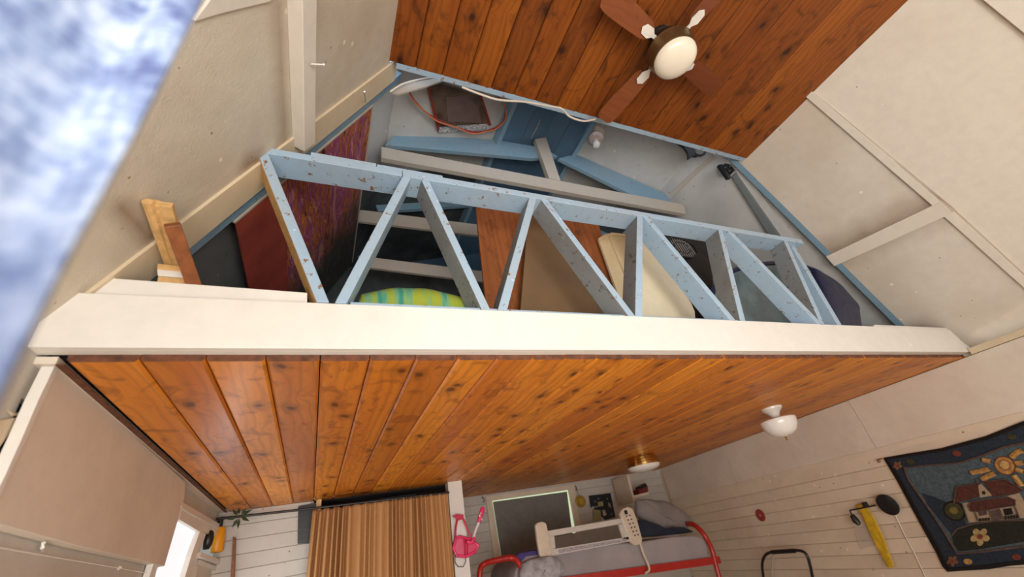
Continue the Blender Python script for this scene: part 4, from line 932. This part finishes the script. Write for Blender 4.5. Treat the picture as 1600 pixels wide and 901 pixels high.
for k, (px, m2, wd_) in enumerate(((((246, 411), (302, 417), (309, 426), (245, 420)), 'raw', 'top'), (((245, 420), (309, 426), (312, 435), (246, 430)), 'trim', 'middle'), (((247, 431), (312, 436), (315, 446), (245, 440)), 'raw', 'bottom'))):
    tag(MB().prism([aY(*p, 1.59) for p in px], (0, .03, 0)).build('wood_block', m2, bevel=.003), 'small %s wood block, %s of the three stacked behind the left fascia board' % ('white painted' if m2 == 'trim' else 'raw', wd_), 'block', 'stacked wood blocks')
# plastic wrapped pack and red cable on the white loft ceiling
def UL(x, y, off=0): return onplane(x, y, PUL + NUL * off, NUL)
def UR(x, y, off=0): return onplane(x, y, PUR + NUR * off, NUR)
t = thing('wrapped_pack', UL(720, 170), 'flat brown pack wrapped in clear plastic fixed under the white loft ceiling', 'pack')
MB().prism([UL(*p, .03) for p in ((667, 135), (690, 130), (752, 150), (765, 195), (760, 201), (684, 206))], -NUL * .026).build('pack', plain('brown_board', (.11, .075, .055), .25, var=.5, sc=8, bs=.6), t, bevel=.004)
MB().prism([UL(*p, .034) for p in ((697, 152), (730, 150), (748, 168), (752, 192), (700, 190))], -NUL * .004).build('card', plain('mauve_card', (.17, .115, .105), .4, var=.1), t)
MB().prism([UL(*p, .036) for p in ((686, 199), (762, 194), (764, 198), (758, 203), (686, 207))], -NUL * .006).build('plastic_fold', plain('crumpled_plastic', (.45, .45, .47), .15, var=.8, sc=60, bs=1), t)
for px in (((667, 135), (670, 134), (689, 205), (684, 206)), ((750, 150), (753, 149), (768, 196), (764, 196))): MB().prism([UL(*p, .036) for p in px], -NUL * .006).build('red_edge', plain('red_tape', (.25, .03, .02), .4), t)
cab = smooth([UL(640, 145, .05), UL(650, 160, .06), UL(672, 180, .07), UL(705, 196, .08), (UL(740, 206, .08)), UL(765, 203, .08), UL(784, 192, .08), UL(790, 175, .07), UL(786, 160, .06), UL(778, 152, .04)], 5)
t = thing('red_cable', cab[20], 'red and orange cable hanging in a loop below the wrapped pack', 'cable')
MB().tube(cab, .008, 8).build('cable', plain('red_cable_skin', (.25, .02, .02), .35), t)
MB().tube([p + NUL * .010 + V((0, .005 * math.sin(i * .7), -.006 + .006 * math.sin(i * .9))) for i, p in enumerate(cab)], .006, 8).build('cable', plain('orange_cable_skin', (.55, .17, .06), .35), t)
t = thing('fallen_strip', UL(640, 135, .05), 'torn white strip of board hanging at the left corner of the loft ceiling', 'strip')
MB().prism([aY(*p, 1.68) for p in ((612, 144), (630, 130), (665, 125), (690, 121), (692, 126), (662, 136), (622, 147))], (0, .012, 0)).build('board', 'greyboard', t)
MB().tube(smooth([aY(*p, 1.64) for p in ((610, 143), (632, 130), (668, 122), (700, 122))]), .006, 6).build('edge', 'trim', t)
wire_m = plain('white_flex', (.66, .60, .52), .4, var=.04, bs=0)
tag(MB().tube(smooth([aY(*p, 1.47) for p in ((722, 136), (750, 147), (780, 156), (820, 159), (860, 166), (878, 170), (890, 182), (912, 189), (930, 186))], 5), .0075, 8).build('cable', wire_m), 'thick white cable sagging below the edge of the upper plank ceiling', 'cable')
tag(MB().tube(smooth([UR(*p, .10) for p in ((848, 168), (843, 190), (832, 212), (822, 228), (812, 250), (800, 276))], 4), .003, 6).build('cable', wire_m), 'thin white flex running down past the inner blue rafter', 'cable')
# porcelain lampholder and bulb
lc = UR(931, 208, .0); t = thing('bulb_holder', lc, 'old porcelain lamp holder with a small clear bulb on the loft ceiling', 'lamp holder')
pk = plain('aged_porcelain', (.62, .50, .45), .3, var=.1, bs=0)
MB().lathe([(0, .0), (.085, .0), (.085, .02), (.06, .035), (.05, .05)], lc, NUR, n=28).build('base', pk, t)
MB().lathe([(.045, .05), (.072, .07), (.078, .10), (.06, .13), (.02, .135), (0, .135)], lc, NUR, n=28).build('body', pk, t)
MB().lathe([(.018, .13), (.018, .16), (.034, .185), (.038, .205), (.03, .23), (0, .242)], lc, NUR, n=24).build('bulb', 'opal', t)
# black saw handle, socket box and flex near the right knee
t = thing('hand_saw', onplane(1080, 232, P2, N2), 'black curved saw handle hanging under the right end of the blue header', 'saw')
MB().prism([aY(*p, 1.66) for p in ((1058, 222), (1068, 221), (1082, 226), (1088, 238), (1090, 244), (1083, 243), (1076, 248), (1075, 238), (1069, 229))], (0, .02, 0)).build('handle', M.setdefault('matt', plain('matt_black', (.008, .008, .009), .8)), t)
MB().tube(smooth([aY(*p, 1.66) for p in ((1086, 241), (1094, 243), (1101, 239), (1103, 231), (1098, 226))]), .012, 8).build('grip_loop', M['matt'], t)
saw_ = aY(1068, 223, 1.67); MB().tube([saw_, V((saw_.x, saw_.y, CZ + 3.26))], .003, 6).build('hanging_cord', 'black', bpy.data.objects['hand_saw'])
t = thing('junction_box', onplane(1137, 262, P2, N2), 'small black junction box with wires at the top of the right loft rafter', 'junction box')
bx_ = aY(1137, 264, 1.70); MB().box(bx_ - V((.045, .03, .045)), bx_ + V((.045, .04, .045))).build('box', 'black', t, bevel=.006)
MB().prism([aY(*p, 1.66) for p in ((1123, 257), (1128, 256), (1143, 277), (1138, 278))], (0, .03, 0)).build('flange', 'black', t)
for dx_, dy_ in ((-4, -2), (3, 3), (4, -4)):
    q_ = aY(1137 + dx_, 264 + dy_, 1.665); MB().lathe([(0, .0), (.007, 0), (.006, .006), (0, .008)], q_, (0, -1, 0), n=8).build('screw', 'steel', t)
MB().tube(smooth([aY(1112, 238, 1.66), aY(1122, 245, 1.66), aY(1140, 250, 1.66), aY(1143, 258, 1.68)]), .005, 6).build('flex', wire_m, t)
# nails
for i, (a_, b2_, m2, lb_, r_) in enumerate(((SL(486, 100, .075), SL(506, 101, .10), 'porcelain', 'white painted nail sticking out of the purlin on the left slope', .0035), (SL(571, 160, .02), SL(569.5, 143, .09), 'steel', 'bent steel nail standing out of the cream trim board', .0025))):
    tag(MB().tube([a_, a_.lerp(b2_, .93), b2_], [r_, r_, r_ * 1.9], 8).build('nail', m2), lb_, 'nail')

# ================================================================== BLURRED HANGING TOWEL CLOSE BY
D = .30; e0_ = V((-.455 * D, .893 * D, 0)); rows = []
edge = sorted([(aY(*p, e0_.y).z, aY(*p, e0_.y).x) for p in ((355, -90), (318, 0), (262, 110), (205, 220), (150, 320), (105, 400), (70, 472), (34, 545), (0, 612), (-60, 730))])
def ex(z):
    for (za, xa_), (zb2, xb2) in zip(edge, edge[1:]):
        if z <= zb2: return xa_ + (xb2 - xa_) * (z - za) / (zb2 - za)
    return edge[-1][1]
for i in range(40):
    z_ = CZ + .0 + i / 39 * .82; r = []
    for j in range(60):
        u = j / 59
        x_ = ex(z_) - u * .24; y_ = e0_.y - .05 * u + .018 * math.sin(u * 12 + 1.2 * math.sin(z_ * 5)) * min(1, u * 6)
        r.append((x_, y_, z_))
    rows.append(r)
mb = MB(); mb.grid(rows); mb.smooth = True
m_, t_, b_ = nt('heather_towel'); cv = coords(t_, (1, 1, 1), False)
f1 = noise(t_, coords(t_, (22, 22, 9), False), 1.4, 4, .6); f2 = noise(t_, coords(t_, (55, 55, 170), False), 1.0, 3)
fs = math_(t_, 'ADD', math_(t_, 'MULTIPLY', f1, .7), math_(t_, 'MULTIPLY', f2, .3))
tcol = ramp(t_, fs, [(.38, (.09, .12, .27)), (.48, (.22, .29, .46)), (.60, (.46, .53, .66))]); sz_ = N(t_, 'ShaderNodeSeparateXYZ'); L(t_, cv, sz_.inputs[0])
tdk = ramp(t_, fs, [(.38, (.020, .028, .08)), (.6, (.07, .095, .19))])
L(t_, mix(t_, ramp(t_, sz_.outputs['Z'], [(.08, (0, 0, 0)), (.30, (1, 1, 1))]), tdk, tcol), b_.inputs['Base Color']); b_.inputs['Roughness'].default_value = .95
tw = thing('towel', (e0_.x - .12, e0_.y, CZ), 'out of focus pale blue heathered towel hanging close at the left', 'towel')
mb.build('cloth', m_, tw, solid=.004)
MB().tube([(XL + .01, e0_.y, CZ + .825), (e0_.x + .03, e0_.y, CZ + .825)], .008, 8).build('hanging_rod', 'raw', tw)
